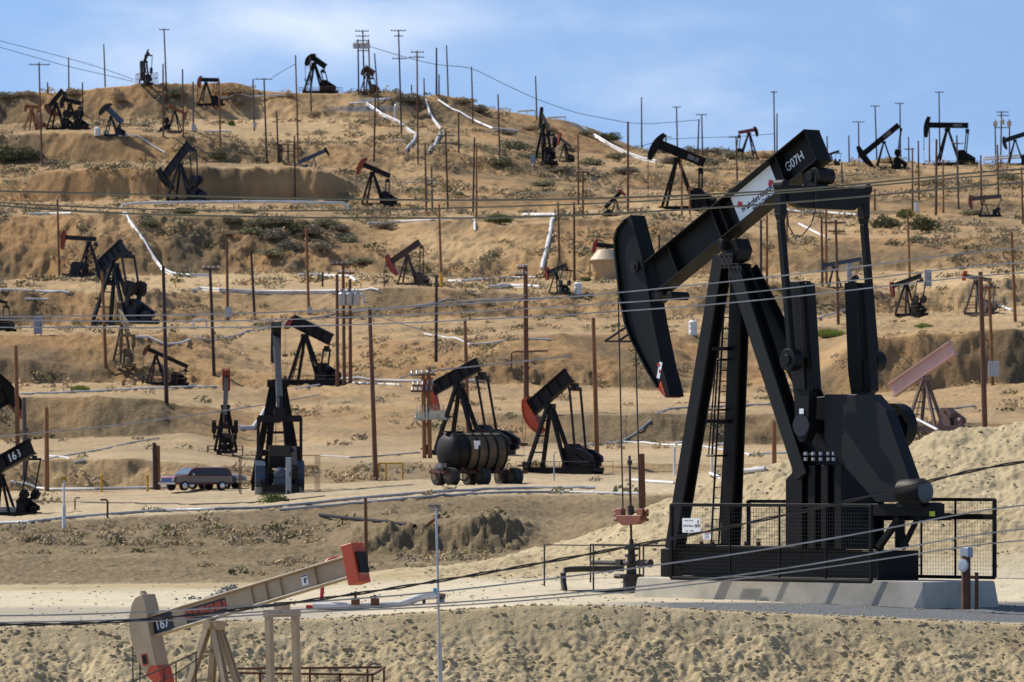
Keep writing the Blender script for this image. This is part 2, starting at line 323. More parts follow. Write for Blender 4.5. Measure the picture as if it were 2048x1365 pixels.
    def noise(sc, det=5, ro=.6):
        n_ = N.new('ShaderNodeTexNoise'); n_.inputs['Scale'].default_value = sc; n_.inputs['Detail'].default_value = det; n_.inputs['Roughness'].default_value = ro; L.new(geo.outputs['Position'], n_.inputs['Vector']); return n_
    def ramp(src, stops):
        r = N.new('ShaderNodeValToRGB'); e = r.color_ramp.elements
        while len(e) < len(stops): e.new(.5)
        for k, (p, c_) in enumerate(stops): e[k].position = p; e[k].color = (*c_, 1)
        L.new(src, r.inputs['Fac']); return r.outputs['Color']
    def mix(f, a, c_, mode='MIX'):
        x = N.new('ShaderNodeMix'); x.data_type = 'RGBA'; x.blend_type = mode
        if isinstance(f, float): x.inputs['Factor'].default_value = f
        else: L.new(f, x.inputs['Factor'])
        L.new(a, x.inputs['A']); L.new(c_, x.inputs['B']); return x.outputs['Result']
    def math_(op, a, b_=None):
        x = N.new('ShaderNodeMath'); x.operation = op; x.use_clamp = op in ('MULTIPLY', 'ADD')
        for k, y in enumerate((a, b_)):
            if y is None: continue
            if isinstance(y, float): x.inputs[k].default_value = y
            else: L.new(y, x.inputs[k])
        return x.outputs[0]
    n_big = noise(.05, 6); n_mid = noise(.45, 6, .7); n_fine = noise(3.2, 5, .7); n_grit = noise(22, 3, .7)
    near = ramp(n_mid.outputs['Fac'], [(.3, (.345,.262,.145)), (.55, (.44,.345,.20)), (.75, (.51,.41,.25))])
    pad = ramp(n_mid.outputs['Fac'], [(.3, (.53,.45,.31)), (.7, (.65,.57,.41))])
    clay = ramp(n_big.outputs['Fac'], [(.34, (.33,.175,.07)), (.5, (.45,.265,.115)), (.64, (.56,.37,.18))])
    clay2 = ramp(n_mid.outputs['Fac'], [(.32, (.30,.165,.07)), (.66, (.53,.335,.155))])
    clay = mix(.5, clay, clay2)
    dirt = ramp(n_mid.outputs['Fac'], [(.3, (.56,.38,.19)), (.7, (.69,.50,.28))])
    scr = ramp(n_fine.outputs['Fac'], [(.3, (.10,.074,.042)), (.5, (.175,.128,.07)), (.72, (.30,.22,.12))])
    gra = ramp(n_grit.outputs['Fac'], [(.3, (.05,.055,.06)), (.5, (.125,.13,.135)), (.7, (.27,.265,.255))])
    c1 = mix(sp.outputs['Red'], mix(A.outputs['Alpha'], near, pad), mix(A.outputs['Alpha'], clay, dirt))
    spot = N.new('ShaderNodeMapRange'); spot.inputs['From Min'].default_value = .36; spot.inputs['From Max'].default_value = .58; L.new(n_fine.outputs['Fac'], spot.inputs['Value'])
    sm = math_('MULTIPLY', sp.outputs['Blue'], math_('ADD', spot.outputs[0], .55))
    c2 = mix(sm, c1, scr); c3 = mix(sp.outputs['Green'], c2, gra)
    gr = ramp(n_grit.outputs['Fac'], [(.3, (.78,.78,.78)), (.7, (1.12,1.12,1.12))]); c4 = mix(1.0, c3, gr, 'MULTIPLY')
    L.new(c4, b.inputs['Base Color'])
    hs = math_('ADD', math_('MULTIPLY', n_fine.outputs['Fac'], .55), math_('MULTIPLY', n_grit.outputs['Fac'], .16))
    hs = math_('ADD', hs, math_('MULTIPLY', n_mid.outputs['Fac'], .4))
    bp = N.new('ShaderNodeBump'); bp.inputs['Strength'].default_value = .9; bp.inputs['Distance'].default_value = .35; L.new(hs, bp.inputs['Height'])
    dist = N.new('ShaderNodeMapRange'); dist.inputs['To Min'].default_value = .10; dist.inputs['To Max'].default_value = .55; L.new(sp.outputs['Red'], dist.inputs['Value']); L.new(dist.outputs[0], bp.inputs['Distance'])
    L.new(bp.outputs[0], b.inputs['Normal'])
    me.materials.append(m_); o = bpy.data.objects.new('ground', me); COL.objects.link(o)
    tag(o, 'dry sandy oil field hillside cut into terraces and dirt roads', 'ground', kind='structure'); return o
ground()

# loose clods on the cut bank and on the mound of dug soil
def clods():
    vs = []; fs = []; ico = [(0,0,1),(.89,0,.45),(.28,.85,.45),(-.72,.53,.45),(-.72,-.53,.45),(.28,-.85,.45),(.72,.53,-.45),(-.28,.85,-.45),(-.89,0,-.45),(-.28,-.85,-.45),(.72,-.53,-.45),(0,0,-1)]
    tri = [(0,1,2),(0,2,3),(0,3,4),(0,4,5),(0,5,1),(1,6,2),(2,7,3),(3,8,4),(4,9,5),(5,10,1),(2,6,7),(3,7,8),(4,8,9),(5,9,10),(1,10,6),(6,11,7),(7,11,8),(8,11,9),(9,11,10),(10,11,6)]
    n = 0
    while n < 9500:
        t = random.random(); u = random.uniform(-150, 2200)
        if t < .72: d = 135+5.6*random.random()**.7; r = .014+.07*random.random()**4.5
        elif t < .93:
            u = random.uniform(850, 2200); d = random.uniform(164, 179); r = .018+.06*random.random()**4
        else: d = random.uniform(141, 170); r = .02+.03*random.random()
        if vnoise(np.array([u*.012]), np.array([d*.6]), 5)[0] < -.1 and random.random() < .8: continue
        z = zat(u, d); c = Vector(((u-U0)*d/F, d, z+r*.1)); o = len(vs); sc = (random.uniform(.7,1.4), random.uniform(.7,1.2), random.uniform(.5,.9)); a = random.random()*6.28
        for p in ico:
            k = random.uniform(.72, 1.2)*r; x, y = p[0]*math.cos(a)-p[1]*math.sin(a), p[0]*math.sin(a)+p[1]*math.cos(a)
            vs.append((c.x+x*k*sc[0], c.y+y*k*sc[1], c.z+p[2]*k*sc[2]))
        fs += [tuple(i+o for i in f) for f in tri]; n += 1
    mb = MB(); mb.v = vs; mb.f = fs
    o = mb.build('soil_clods', mat('clod_soil', (.43,.352,.215), .95, col2=(.32,.255,.15), scale=4, bump=.3), smooth=False); tag(o, 'loose crumbs and clods of dug soil on the cut bank', 'clods', kind='stuff')
clods()
# ------------------------------------------------------------------ pump jacks
PG = 'pump jacks spread over the oil field'
def rot2(p, a, o): x, z = p[0], p[1]; return (o[0]+x*math.cos(a)-z*math.sin(a), o[1]+x*math.sin(a)+z*math.cos(a))
def pump(label, pv, vb, hu=None, tl=None, psi=25, right=False, L=None, head=(30,30), bw=None, col=BLACKW, hcol=None, tip=None, wcol=None, d=None, H=None,
         cable=True, rail=False, ladder=False, tailw=None, equal=True, nohead=False, base=True, eqpos=1.0, logo=None, cwr=1.0, phi=None, nocrank=False, sew=.13, stiff=(-.6,-.2,.25,.62), mark=False, decal=None, sink=0.0, hw=None, beamcol=None):
    """local frame: x along the beam away from the well, y across, z up; origin on the ground under the pivot"""
    up, vp = pv
    loc, d = G(up, vb, d); s = d/F; ps = R(psi)
    if H is None: H = P(up, vp, d).z-loc.z
    if L is None:
        ut, vt = tl; dx = abs(ut-up)*s/math.cos(ps); dz = (vp-vt)*s; t = math.atan2(dz, dx); Lr = math.hypot(dx, dz); Lf = abs(hu-up)*s/math.cos(ps)/math.cos(t)
    else: Lf, Lr, t = L; t = R(t)
    root = empty('pump_jack', loc-Vector((0,0,sink)), (math.pi-(-ps)*1.0 if False else (math.pi+ps if right else -ps)))
    tag(root, label, 'pump jack', PG)
    hcol = hcol or col; wcol = wcol or col; beamcol = beamcol or col
    B = bw*s if bw else .095*(Lf+Lr)
    big = H/s > 150
    w = .2*H; se = max(sew*H, .5); piv = (0, H)
    def bp(x, z): return rot2((x, z), t, (0, H))
    def b3(x, y, z): q = bp(x, z); return (q[0], y, q[1])
    # beam
    bz = B*.55+.03*H; H = H-bz; piv = (0, H)
    mb = MB(); upv = Vector((-math.sin(t), 0, math.cos(t)))
    mb.ibeam(b3(-Lf, 0, bz), b3(Lr*1.04, 0, bz), max(.45*B, .16), B, B*.09, B*.12, upv)
    for k in stiff: mb.bar(b3(k*(Lf if k < 0 else Lr), 0, bz-B*.4), b3(k*(Lf if k < 0 else Lr), 0, bz+B*.4), B*.4, B*.06, (1,0,0))
    beam = mb.build('walking_beam', beamcol, root, bevel=.01 if big else 0)
    # horse head: arc about the pivot
    hh = hw or max(.2*B+.12, .2)
    if not nohead:
        hu_, hd_ = head[0]*s, head[1]*s; Rr = Lf+.12*H*.6; a0 = math.atan2(bz-hd_, -Rr); 
        top = math.atan2(bz+hu_, Rr); bot = math.atan2(bz-hd_, Rr)
        th = max(.2*(hu_+hd_), .35*B)
        arc = []
        for k in range(11):
            a = bot+(top-bot)*k/10; arc.append((-Rr*math.cos(a), Rr*math.sin(a)))
        xi = -Rr+th
        poly = [bp(*p) for p in arc]+[bp(-Rr*math.cos(top)+th*.55, Rr*math.sin(top)-.03*hu_), bp(xi+th*.1, bz+B*.5), bp(xi+th*.05, bz-B*.55), bp(-Rr*math.cos(bot)+th*.42, Rr*math.sin(bot)+.01)]
        m2 = MB(); m2.prism(poly, -hh*.8, hh*.8)
        hd = m2.build('horse_head', hcol, root)
        m3 = MB()
        for k in range(10):
            p, q = bp(*arc[k]), bp(*arc[k+1]); m3.bar((p[0], 0, p[1]), (q[0], 0, q[1]), hh*2.1, .05*H*.35)
        m3.build('cable_track', hcol, hd)
        if tip:
            a1 = bot+(top-bot)*.16; m4 = MB(); p0 = arc[0]; p1 = (-Rr*math.cos(a1), Rr*math.sin(a1)); q1 = (p1[0]+th*.62, p1[1]); q0 = (-Rr*math.cos(bot)+th*.45, Rr*math.sin(bot))
            g = .012*H
            m4.prism([bp(p0[0]-g, p0[1]-g), bp(p1[0]-g, p1[1]), bp(q1[0]+g, q1[1]), bp(q0[0]+g, q0[1]-g)], -hh*.86, hh*.86); m4.build('painted_tip', tip, hd)
        if cable:
            k = 5
            for j in range(11):                               # tangent point: leftmost point of the arc
                if bp(*arc[j])[0] < bp(*arc[k])[0]: k = j
            p = bp(*arc[k]); zc = max(.22*H, p[1]-.62*H*.9); r_ = max(.012, .35*s)
            for sy in (-1, 1): MB().tube([(p[0]-.03, sy*hh*.55, p[1]), (p[0]-.03, sy*hh*.5, zc)], r_, 5).build('bridle_cable', DPIPE, root)
            MB().box((p[0]-.03, 0, zc), (.16, hh*2.0, .18)).build('carrier_bar', RUST, root)
            MB().tube([(p[0]-.03, 0, zc+.35), (p[0]-.03, 0, .55)], r_, 5).build('polished_rod', DPIPE, root)
            wl = MB().tube([(p[0]-.03, 0, -.2), (p[0]-.03, 0, .62)], .09, 7); wl.bar((p[0]-.45, 0, .38), (p[0]+.3, 0, .38), .1, .1); wl.lathe((p[0]-.03,0,.45), (p[0]-.03,0,.6), [(0,.16),(.08,.16)], 8)
            wl.build('stuffing_box', DPIPE, root)
    # samson post
    sk = .075*H if base else .02
    lw = .058*H
    for sy in (-1, 1):
        MB().ibeam((-.26*H, sy*w, sk), (-.02*H, sy*.05*H, H*.985), lw*.8, lw, lw*.2, lw*.3, (0,sy,0)).build('front_leg', col, root)
    for sy in (-1, 1):
        MB().ibeam((.34*H, sy*w*.55, sk), (.03*H, sy*.035*H, H*.97), lw*.8, lw, lw*.2, lw*.3, (0,sy,0)).build('rear_leg', col, root)
    for k in (.3, .55, .78):
        x = -.26*H+.24*H*k; yy = w+(.05*H-w)*k; MB().bar((x, -yy, H*k), (x, yy, H*k), lw*.4, lw*.4).build('cross_brace', col, root)
    sb = MB().cyl((0, -.1*H, H), (0, .1*H, H), .035*H, 10); sb.box((0, 0, H-.01), (.14*H, .12*H, .07*H)); sb.build('saddle_bearing', col, root)
    # crank, gear box, skid
    xc = max(.62*Lr, .40*H) if L is None or Lr > .5*H else .55*H
    xc = min(xc, .78*H) if not mark else -.42*H
    zc = .36*H; rc = .15*H
    ph = R(phi) if phi is not None else math.copysign(min(abs(t)/.42, 1.0), t)*R(80)
    C = (xc, zc)
    pin = (C[0]+rc*math.cos(ph), C[1]+rc*math.sin(ph))
    gb = MB().prism([(xc-.13*H, .22*H), (xc+.13*H, .22*H), (xc+.15*H, .33*H), (xc+.07*H, .43*H), (xc-.07*H, .43*H), (xc-.14*H, .34*H)], -se*.55, se*.55)
    gb.cyl((xc, -se*.9, zc), (xc, se*.9, zc), .03*H, 10); gbo = gb.build('gearbox', col, root)
    pd = MB()
    for sy in (-1, 1):
        pd.prism([(xc-.15*H, sk), (xc+.15*H, sk), (xc+.12*H, .222*H), (xc-.12*H, .222*H)], sy*se*.5-.02*H, sy*se*.5+.02*H)
    pd.box((xc, 0, .5*(sk+.21*H)), (.16*H, se*.8, .2*H-sk)); pd.build('gearbox_pedestal', col, root)
    for sy in (-1, 1):
        if nocrank: break
        e = (math.cos(ph), math.sin(ph)); nrm = (-e[1], e[0])
        def cp(a, b): return (C[0]+e[0]*a*H+nrm[0]*b*H, C[1]+e[1]*a*H+nrm[1]*b*H)
        cr = MB().prism([cp(-.05, -.035), cp(.30*cwr, -.05), cp(.30*cwr, .05), cp(-.05, .035)], sy*se-.02*H, sy*se+.02*H); cr = cr.build('crank_arm', col, root)
        wt = MB()
        for b_ in (-1, 1):
            wt.prism([cp(.12, b_*.03), cp(.12, b_*.07), cp(.2*cwr, b_*.115), cp(.33*cwr, b_*.10), cp(.37*cwr, b_*.04), cp(.36*cwr, b_*.005), cp(.2, b_*.015)], sy*se-.045*H, sy*se+.045*H)
        wt.build('counterweight', wcol, cr)
    # equalizer and pitmans
    if equal:
        te = b3(Lr*eqpos, 0, -.02*H)
        ev = MB().bar((te[0], -se*1.12, te[2]-.05*H), (te[0], se*1.12, te[2]-.05*H), .05*H, .06*H); ev.box((te[0], 0, te[2]-.01*H), (.09*H, .10*H, .1*H))
        ev.build('equalizer_bar', col, root)
        for sy in (-1, 1):
            if nocrank: MB().bar((te[0], sy*se*.9, te[2]-.04*H), (te[0]+.04*H, sy*se*.9, -.3), .05*H, .05*H, (0,1,0)).build('pitman_arm', col, root); continue
            MB().bar((te[0], sy*se*1.1, te[2]-.04*H), (pin[0], sy*se*1.1, pin[1]), .028*H, .028*H, (0,1,0)).cyl((pin[0], sy*se*.9, pin[1]), (pin[0], sy*se*1.22, pin[1]), .03*H, 10).build('pitman_arm', col, root)
    if tailw:
        MB().box(b3(Lr*1.02, 0, bz), (tailw[0]*s, tailw[2]*s, tailw[1]*s), Matrix.Rotation(-t, 3, 'Y')).build('tail_weight', wcol, root)
    x0, x1 = (-.34*H, xc+.42*H) if not mark else (xc-.35*H, .42*H)
    if base:
        bs = MB()
        for sy in (-1, 1): bs.ibeam((x0, sy*w*.72, sk*.5-.06), (x1, sy*w*.72, sk*.5-.06), .05*H, sk+.12, .012*H, .015*H)
        for k in range(5): x = x0+(x1-x0)*k/4; bs.bar((x, -w*.72, sk*.5), (x, w*.72, sk*.5), .04*H, sk*.8)
        bs.bar((-.26*H, -w*1.08, sk*.6), (-.26*H, w*1.08, sk*.6), .06*H, sk*.8)
        bs.build('base_skid', col, root)
        mo = MB().lathe((xc+.22*H, 0, .17*H), (xc+.36*H, 0, .17*H), [(0,.03*H),(0,.06*H),(.12*H,.06*H),(.14*H,.035*H)], 12); mo.box((xc+.29*H, 0, .1*H), (.16*H, .12*H, .06*H)); mo.bar((xc+.29*H,0,sk),(xc+.29*H,0,.1*H),.1*H,.1*H)
        mo.build('electric_motor', wcol if wcol is SLATE else col, root)
        MB().prism([(xc-.06*H, .33*H), (xc, .42*H), (xc+.06*H, .40*H), (xc+.36*H, .22*H), (xc+.36*H, .12*H), (xc+.28*H, .11*H), (xc-.02*H, .28*H)], se*.6, se*.6+.05*H).build('belt_guard', col, root)
    if ladder:
        la = MB()
        for sy in (-1, 1): la.tube([(-.36*H, w*.5+sy*.02*H+.05, sk), (-.06*H, .04*H+sy*.02*H+.05, H*.95)], .007*H, 5)
        for k in range(16): f = (k+.5)/16; la.tube([(-.36*H+.3*H*f, (w*.5)*(1-f)+.04*H*f-.02*H+.05, sk+(H*.95-sk)*f), (-.36*H+.3*H*f, (w*.5)*(1-f)+.04*H*f+.02*H+.05, sk+(H*.95-sk)*f)], .005*H, 4)
        la.build('ladder', col, root)
    if rail:
        ra = MB(); rh = .16*H if rail is True else rail; y0 = -w*1.6; y1 = w*1.6; xa, xb = x0-.04*H, x1+.06*H; rr = max(.012, .42*s)
        for y in (y0, y1):
            for k in range(6): x = xa+(xb-xa)*k/5; ra.tube([(x, y, -.1), (x, y, rh)], rr, 5)
            for z in (rh, rh*.55): ra.tube([(xa, y, z), (xb, y, z)], rr, 5)
        for x in (xa, xb):
            for z in (rh, rh*.55): ra.tube([(x, y0, z), (x, y1, z)], rr, 5)
        ra.build('guard_rail', col if rail is True else RUST, root)
    if decal:
        txt, f, hgt, m = decal
        yy = -(max(.45*B, .16)/2+.006) if False else -(B*.06+.008)
        sgn = 1 if not right else -1
        q = b3((Lr if f > 0 else Lf)*f, yy*sgn, bz)
        Mt = Matrix.Translation(q) @ Matrix.Rotation(0 if not right else math.pi, 4, 'Z') @ Matrix.Rotation(-t if not right else t, 4, 'Y') @ Matrix.Rotation(R(90), 4, 'X')
        text(txt, hgt*s, m, 'lettering', beam, Mt, .004, 1.0, .012)
    if logo:                                                   # plain white maker's patch on the beam
        f, ln, hg = logo
        lb = MB().bar(b3(Lr*f-ln*s/2, -(B*.06+.004)*(1 if not right else -1), bz), b3(Lr*f+ln*s/2, -(B*.06+.004)*(1 if not right else -1), bz), .006, hg*s, upv); lb.build('maker_plate', GREYP, beam)
    root['_dim'] = 0; del root['_dim']
    return root, dict(H=H, Lf=Lf, Lr=Lr, t=t, B=B, d=d, s=s, bz=bz, bp=bp, b3=b3, se=se, xc=xc)
# ------------------------------------------------------------------ the big black pump jack on the concrete base
MO = Vector(((1635-U0)*154/F, 154, 0)); AX = Vector((math.cos(PSI), -math.sin(PSI), 0)); AY = Vector((math.sin(PSI), math.cos(PSI), 0))
def LP(u, v, y=0.0):
    r = P(u, v, 1.0); d = (MO.dot(AY)+y)/r.dot(AY); p = r*d-MO; return (p.dot(AX), p.z)
def L3(u, v, y=0.0): x, z = LP(u, v, y); return Vector((x, y, z))
def big_pump():
    root = empty('pump_jack', MO, -PSI); tag(root, 'huge black pump jack on a concrete base, numbered G07H on its beam', 'pump jack', PG)
    K = BLACK; bv = .012
    # concrete pad
    ztop = LP(1700, 1162, -1.5)[1]; xa = LP(1275, 1160, -1.5)[0]; xb = LP(1845, 1163, -1.5)[0]
    # beam geometry
    a = L3(1310, 506, -.3); b = L3(1608, 258.5, -.3); e = (b-a); e.y = 0; e.normalize(); n = Vector((-e.z, 0, e.x))
    c1 = L3(1321, 577, -.3); dep = abs((c1-a).dot(n)); ln = (b-a).length
    def BP(x, y, z): p = a+e*x+n*z; return Vector((p.x, y, p.z))        # beam frame: x from the head, z from the top flange down (negative)
    mb = MB(); tf = .035; t0 = -.5
    for z in (-tf/2, -dep+tf/2): mb.bar(BP(t0, 0, z), BP(ln, 0, z), .62, tf, n)
    mb.bar(BP(t0, 0, -dep/2), BP(ln, 0, -dep/2), .05, dep-2*tf, n)
    for x in (.5, ln*.37, ln*.42, ln*.80): mb.bar(BP(x, -.16, -tf), BP(x, -.16, -dep+tf), .26, .03, e); mb.bar(BP(x, .16, -tf), BP(x, .16, -dep+tf), .26, .03, e)
    mb.bar(BP(ln-.02, 0, -tf), BP(ln-.02, 0, -dep+tf), .6, .03, e)
    beam = mb.build('walking_beam', K, root, bevel=.006)
    # maker's sign on the web
    def bx(u, v, y): p = L3(u, v, y)-a; return p.dot(e), p.dot(n)
    s0 = bx(1466, 409, -.04)[0]; s1 = bx(1545, 345, -.04)[0]; yy = -.034
    sg = MB().bar(BP(s0, yy, -dep/2), BP(s1, yy, -dep/2), .008, dep-2*tf-.02, n).build('maker_sign', SIGNW, beam)
    Mt = Matrix(((e.x, n.x, 0, 0), (0, 0, -1, 0), (e.z, n.z, 0, 0), (0, 0, 0, 1)))
    def M_at(x, z, y): return Matrix.Translation(BP(x, y, z)) @ Mt
    text('Weatherford Ampscot', .235, INKB, 'lettering', sg, M_at((s0+s1)/2, -dep*.60, yy-.006), .002, .60, .009)
    text('Made in Canada', .175, INKB, 'lettering', sg, M_at((s0+s1)/2+.1, -dep*.80, yy-.006), .002, .66, .007)
    leaf = [(0,1),(.14,.62),(.36,.78),(.30,.34),(.62,.52),(.56,.30),(.92,.20),(.62,-.06),(.70,-.30),(.30,-.26),(.06,-.40),(.05,-.8),(-.05,-.8),(-.06,-.40),(-.30,-.26),(-.70,-.30),(-.62,-.06),(-.92,.20),(-.56,.30),(-.62,.52),(-.30,.34),(-.36,.78),(-.14,.62)]
    for x, z, k in ((s0+.22, -dep*.42, .15), (s1-.20, -dep*.52, .15)):
        lf = MB(); vs = [BP(x, yy-.008, z)+e*(p[0]*k)+n*(p[1]*k) for p in leaf]; c = BP(x, yy-.008, z)
        lf.add(vs+[c], [(i, (i+1) % len(leaf), len(leaf)) for i in range(len(leaf))]); lf.build('maple_leaf_emblem', INKR, sg)
    x7 = bx(1589, 324, -.03); text('G07H', .36, LETW, 'lettering', beam, M_at(x7[0], x7[1], -.030), .003, .86, .004)
    # horse head
    fl = [(1261,430),(1246,440),(1231,458),(1225.5,478),(1227,510),(1231,545),(1236,594),(1247,648),(1259,680),(1274,709),(1292,744),(1311,775),(1331,794)]
    bk = [(1340,794),(1334,765),(1325,735),(1316,690),(1306,640),(1296,577),(1283,510),(1272,470),(1264,438)]
    poly = [LP(u, v, -.28) for u, v in fl+bk]
    hd = MB().prism(poly, -.28, .28).build('horse_head', K, root, bevel=bv)
    tr = MB(); fp = [LP(u, v, -.36) for u, v in fl]
    for i in range(1, len(fl)-2):
        p, q = fp[i], fp[i+1]; tr.bar((p[0]+.06, 0, p[1]), (q[0]+.06, 0, q[1]), .74, .05)
    tr.build('cable_track', K, hd)
    tp = MB().prism([LP(u, v, -.29) for u, v in ((1313,777),(1322,762),(1332,795),(1331.5,796))], -.292, .292); tp.build('orange_tip', ORANGE, hd)
    g = MB()
    p = L3(1271, 533, -.29); g.cyl(p, p+Vector((0,-.07,0)), .16, 16).cyl(p, p+Vector((0,-.12,0)), .07, 8); g.build('pivot_pin', BLACKW, hd)
    br = MB(); q1, q2, q3 = L3(1210, 683, -.2), L3(1252, 655, -.2), L3(1259, 683, -.2)
    for y in (-.2, .3):
        w_ = Vector((0, y+.2, 0)); br.bar(q1+w_, q2+w_, .05, .05).bar(q1+w_, q3+w_, .05, .05)
    br.bar(q1, q1+Vector((0,.5,0)), .05, .05); br.build('rod_guard_bracket', K, hd)
    lab = MB().box(L3(1319, 741, -.285), (.12, .006, .46), Matrix.Rotation(R(14), 3, 'Y')).build('warning_label', SIGNW, hd)
    MB().box(L3(1317, 730, -.29), (.11, .006, .08), Matrix.Rotation(R(14), 3, 'Y')).box(L3(1319.5, 743, -.29), (.06, .006, .09), Matrix.Rotation(R(14), 3, 'Y')).build('warning_print', INKR, lab)
    # hanger under the head end of the beam
    hg = MB().box(L3(1322, 592, 0), (.55, .45, .3), Matrix.Rotation(-math.atan2(e.z, e.x), 3, 'Y')); hg.cyl(L3(1338, 592, -.36), L3(1338, 592, -.36)+Vector((0,.7,0)), .12, 12); hg.build('head_hinge', K, root, bevel=.01)
    # bridle, carrier bar, rod
    for u0, u1, vt in ((1236.5,1246,600),(1271.5,1280,706)):
        MB().tube([L3(u0, vt, 0), L3((u0+u1)/2, (vt+1020)/2, 0), L3(u1, 1022, 0)], .022, 6).build('bridle_cable', DPIPE, root)
    cbm = MB(); cc = L3(1263, 1035, 0)
    prof = [LP(u, v, 0) for u, v in ((1238,1031),(1288,1031),(1286,1042),(1277,1049),(1250,1051),(1241,1043))]
    cbm.prism(prof, -.13, .13)
    for u in (1241, 1284):
        cbm.prism([LP(u+du, v, 0) for du, v in ((-6,1018),(6,1018),(6,1034),(-6,1034))], -.1, .1)
        for v in (1022, 1030, 1040): q = L3(u+(-9 if u < 1263 else 9), v, 0); cbm.cyl(q+Vector((-.06,0,0)), q+Vector((.06,0,0)), .05, 8)
    cbm.build('carrier_bar', mat('rust_red_steel', (.27,.075,.035), .6, col2=(.17,.05,.03), scale=3), root, bevel=.01)
    rd = MB().tube([L3(1259, 912, 0), L3(1263, 1102, 0)], .035, 7); rd.cyl(L3(1259.3, 921, 0), L3(1259.5, 930, 0), .075, 8); rd.cyl(L3(1261, 1012, 0), L3(1262, 1030, 0), .10, 8).cyl(L3(1262, 1022, 0)+Vector((0,0,-.03)), L3(1262, 1022, 0)+Vector((.22,0,-.03)), .04, 6); rd.build('polished_rod', DPIPE, root)
    # samson post: four legs
    def leg(pts_top, pts_bot, yt, yb, nm, w=.36, h=.40):
        t_, b_ = L3(*pts_top, yt), L3(*pts_bot, yb); MB().ibeam(b_, t_, w, h, .05, .09, (0,1,0)).build(nm, K, root, bevel=.006)
    leg((1447,512), (1350,1098), -.27, -1.0, 'front_leg', .40, .42)
    leg((1482,528), (1461,1096), .27, 1.0, 'front_leg', .40, .42)
    leg((1478,538), (1614,955), -.27, -.85, 'rear_leg', .44, .46)
    leg((1494,538), (1706,955), .27, .85, 'rear_leg', .44, .46)
    for v, ua, ub in ((698,1421,1475),(843,1397,1467)): MB().bar(L3(ua, v, -.6), L3(ub, v, .62), .10, .10).build('cross_brace', K, root)
    sb = MB(); q = L3(1460, 492, -.5); sb.cyl(L3(1441, 489, -.5), L3(1441, 489, -.5)+Vector((0,1.0,0)), .15, 16); sb.cyl(L3(1441, 489, -.55), L3(1441, 489, -.55)+Vector((0,.05,0)), .09, 12)
    sb.prism([LP(u, v, 0) for u, v in ((1452,486),(1484,478),(1492,500),(1486,520),(1470,528),(1458,510))], -.27, .27)
    sb.build('saddle_bearing', K, root, bevel=.012)
    # ladder with cage on the far front leg
    la = MB()
    for du in (0, 17): la.tube([L3(1452+du, 540, .55), L3(1422+du*.9, 1092, 1.15)], .03, 6)
    for k in range(26):
        f = (k+.5)/26; u = 1452+(1422-1452)*f; v = 540+(1092-540)*f; y = .55+.6*f; la.tube([L3(u, v, y), L3(u+17-1.7*f, v, y)], .016, 5)
    for v in (720, 820, 912):
        f = (v-540)/552; u = 1452-30*f; c = L3(u+6, v, .55+.6*f-.35); la.tube([c+Vector((.34*math.cos(k*math.pi/8), .34*math.sin(k*math.pi/8), 0)) for k in range(17)], .028, 5)
    la.tube([L3(1441,640,.2), L3(1424,912,.45)], .028, 5).tube([L3(1432,720,.2), L3(1417,912,.45)], .02, 5); la.build('caged_ladder', K, root)
    # gusset plates and bolts on the beam and the leg heads
    for x in (ln*.395,):
        pl_ = MB().bar(BP(x-.42, -.033, -dep*.5), BP(x+.42, -.033, -dep*.5), .012, dep*.78, n)
        for i in range(6):
            for j in (-.33, .33): q = BP(x-.36+i*.144, -.045, -dep*.5+dep*j); pl_.cyl(q+Vector((0,.01,0)), q+Vector((0,-.03,0)), .028, 6)
        pl_.build('splice_plate', BLACKW, beam)
    for u, v in ((1452,522),(1470,548)):
        q = L3(u, v, -.5); g_ = MB().box(q, (.5,.02,.42))
        for i in (-1, 0, 1):
            for j in (-1, 1): g_.cyl(q+Vector((.17*i,0,.13*j)), q+Vector((.17*i,-.05,.13*j)), .03, 6)
        g_.build('gusset_plate', BLACKW, root)
    # equalizer with tail bearing
    xe, ze = LP(1647, 392, 0)
    eq = MB(); pr = [(-1.5,.2),(-1.3,.24),(1.3,.24),(1.5,.2),(1.5,-.12),(1.1,-.36),(-.9,-.36),(-1.5,-.2)]
    vs = [Vector((xe-.15, y, ze+z)) for y, z in pr]+[Vector((xe+.15, y, ze+z)) for y, z in pr]; m = len(pr)
    eq.add(vs, [tuple(range(m)), tuple(range(2*m-1, m-1, -1))]+[(i, m+i, m+(i+1) % m, (i+1) % m) for i in range(m)])
    eq.build('equalizer_bar', K, root, bevel=.02)
    tb = MB(); tb.cyl(L3(1628, 352, -.3), L3(1628, 352, -.3)+Vector((0,.62,0)), .22, 18); tb.cyl(L3(1617, 354, -.4), L3(1617, 354, -.4)+Vector((0,.06,0)), .14, 12); tb.prism([LP(u, v, 0) for u, v in ((1616,345),(1642,335),(1646,385),(1620,388))], -.24, .24); tb.build('tail_bearing', K, root, bevel=.01)
    sl = MB(); st = [L3(1631, 352, -.42), L3(1631, 420, -.5), L3(1622, 450, -.55), L3(1604, 472, -.6), L3(1588, 472, -.7), L3(1577, 452, -.8), L3(1574, 420, -.9)]
    pts = []
    for i in range(len(st)-1):
        for k in range(4): pts.append(st[i].lerp(st[i+1], k/4))
    sl.tube(pts+[st[-1]], .018, 5); sl.build('grease_hose', DPIPE, root)
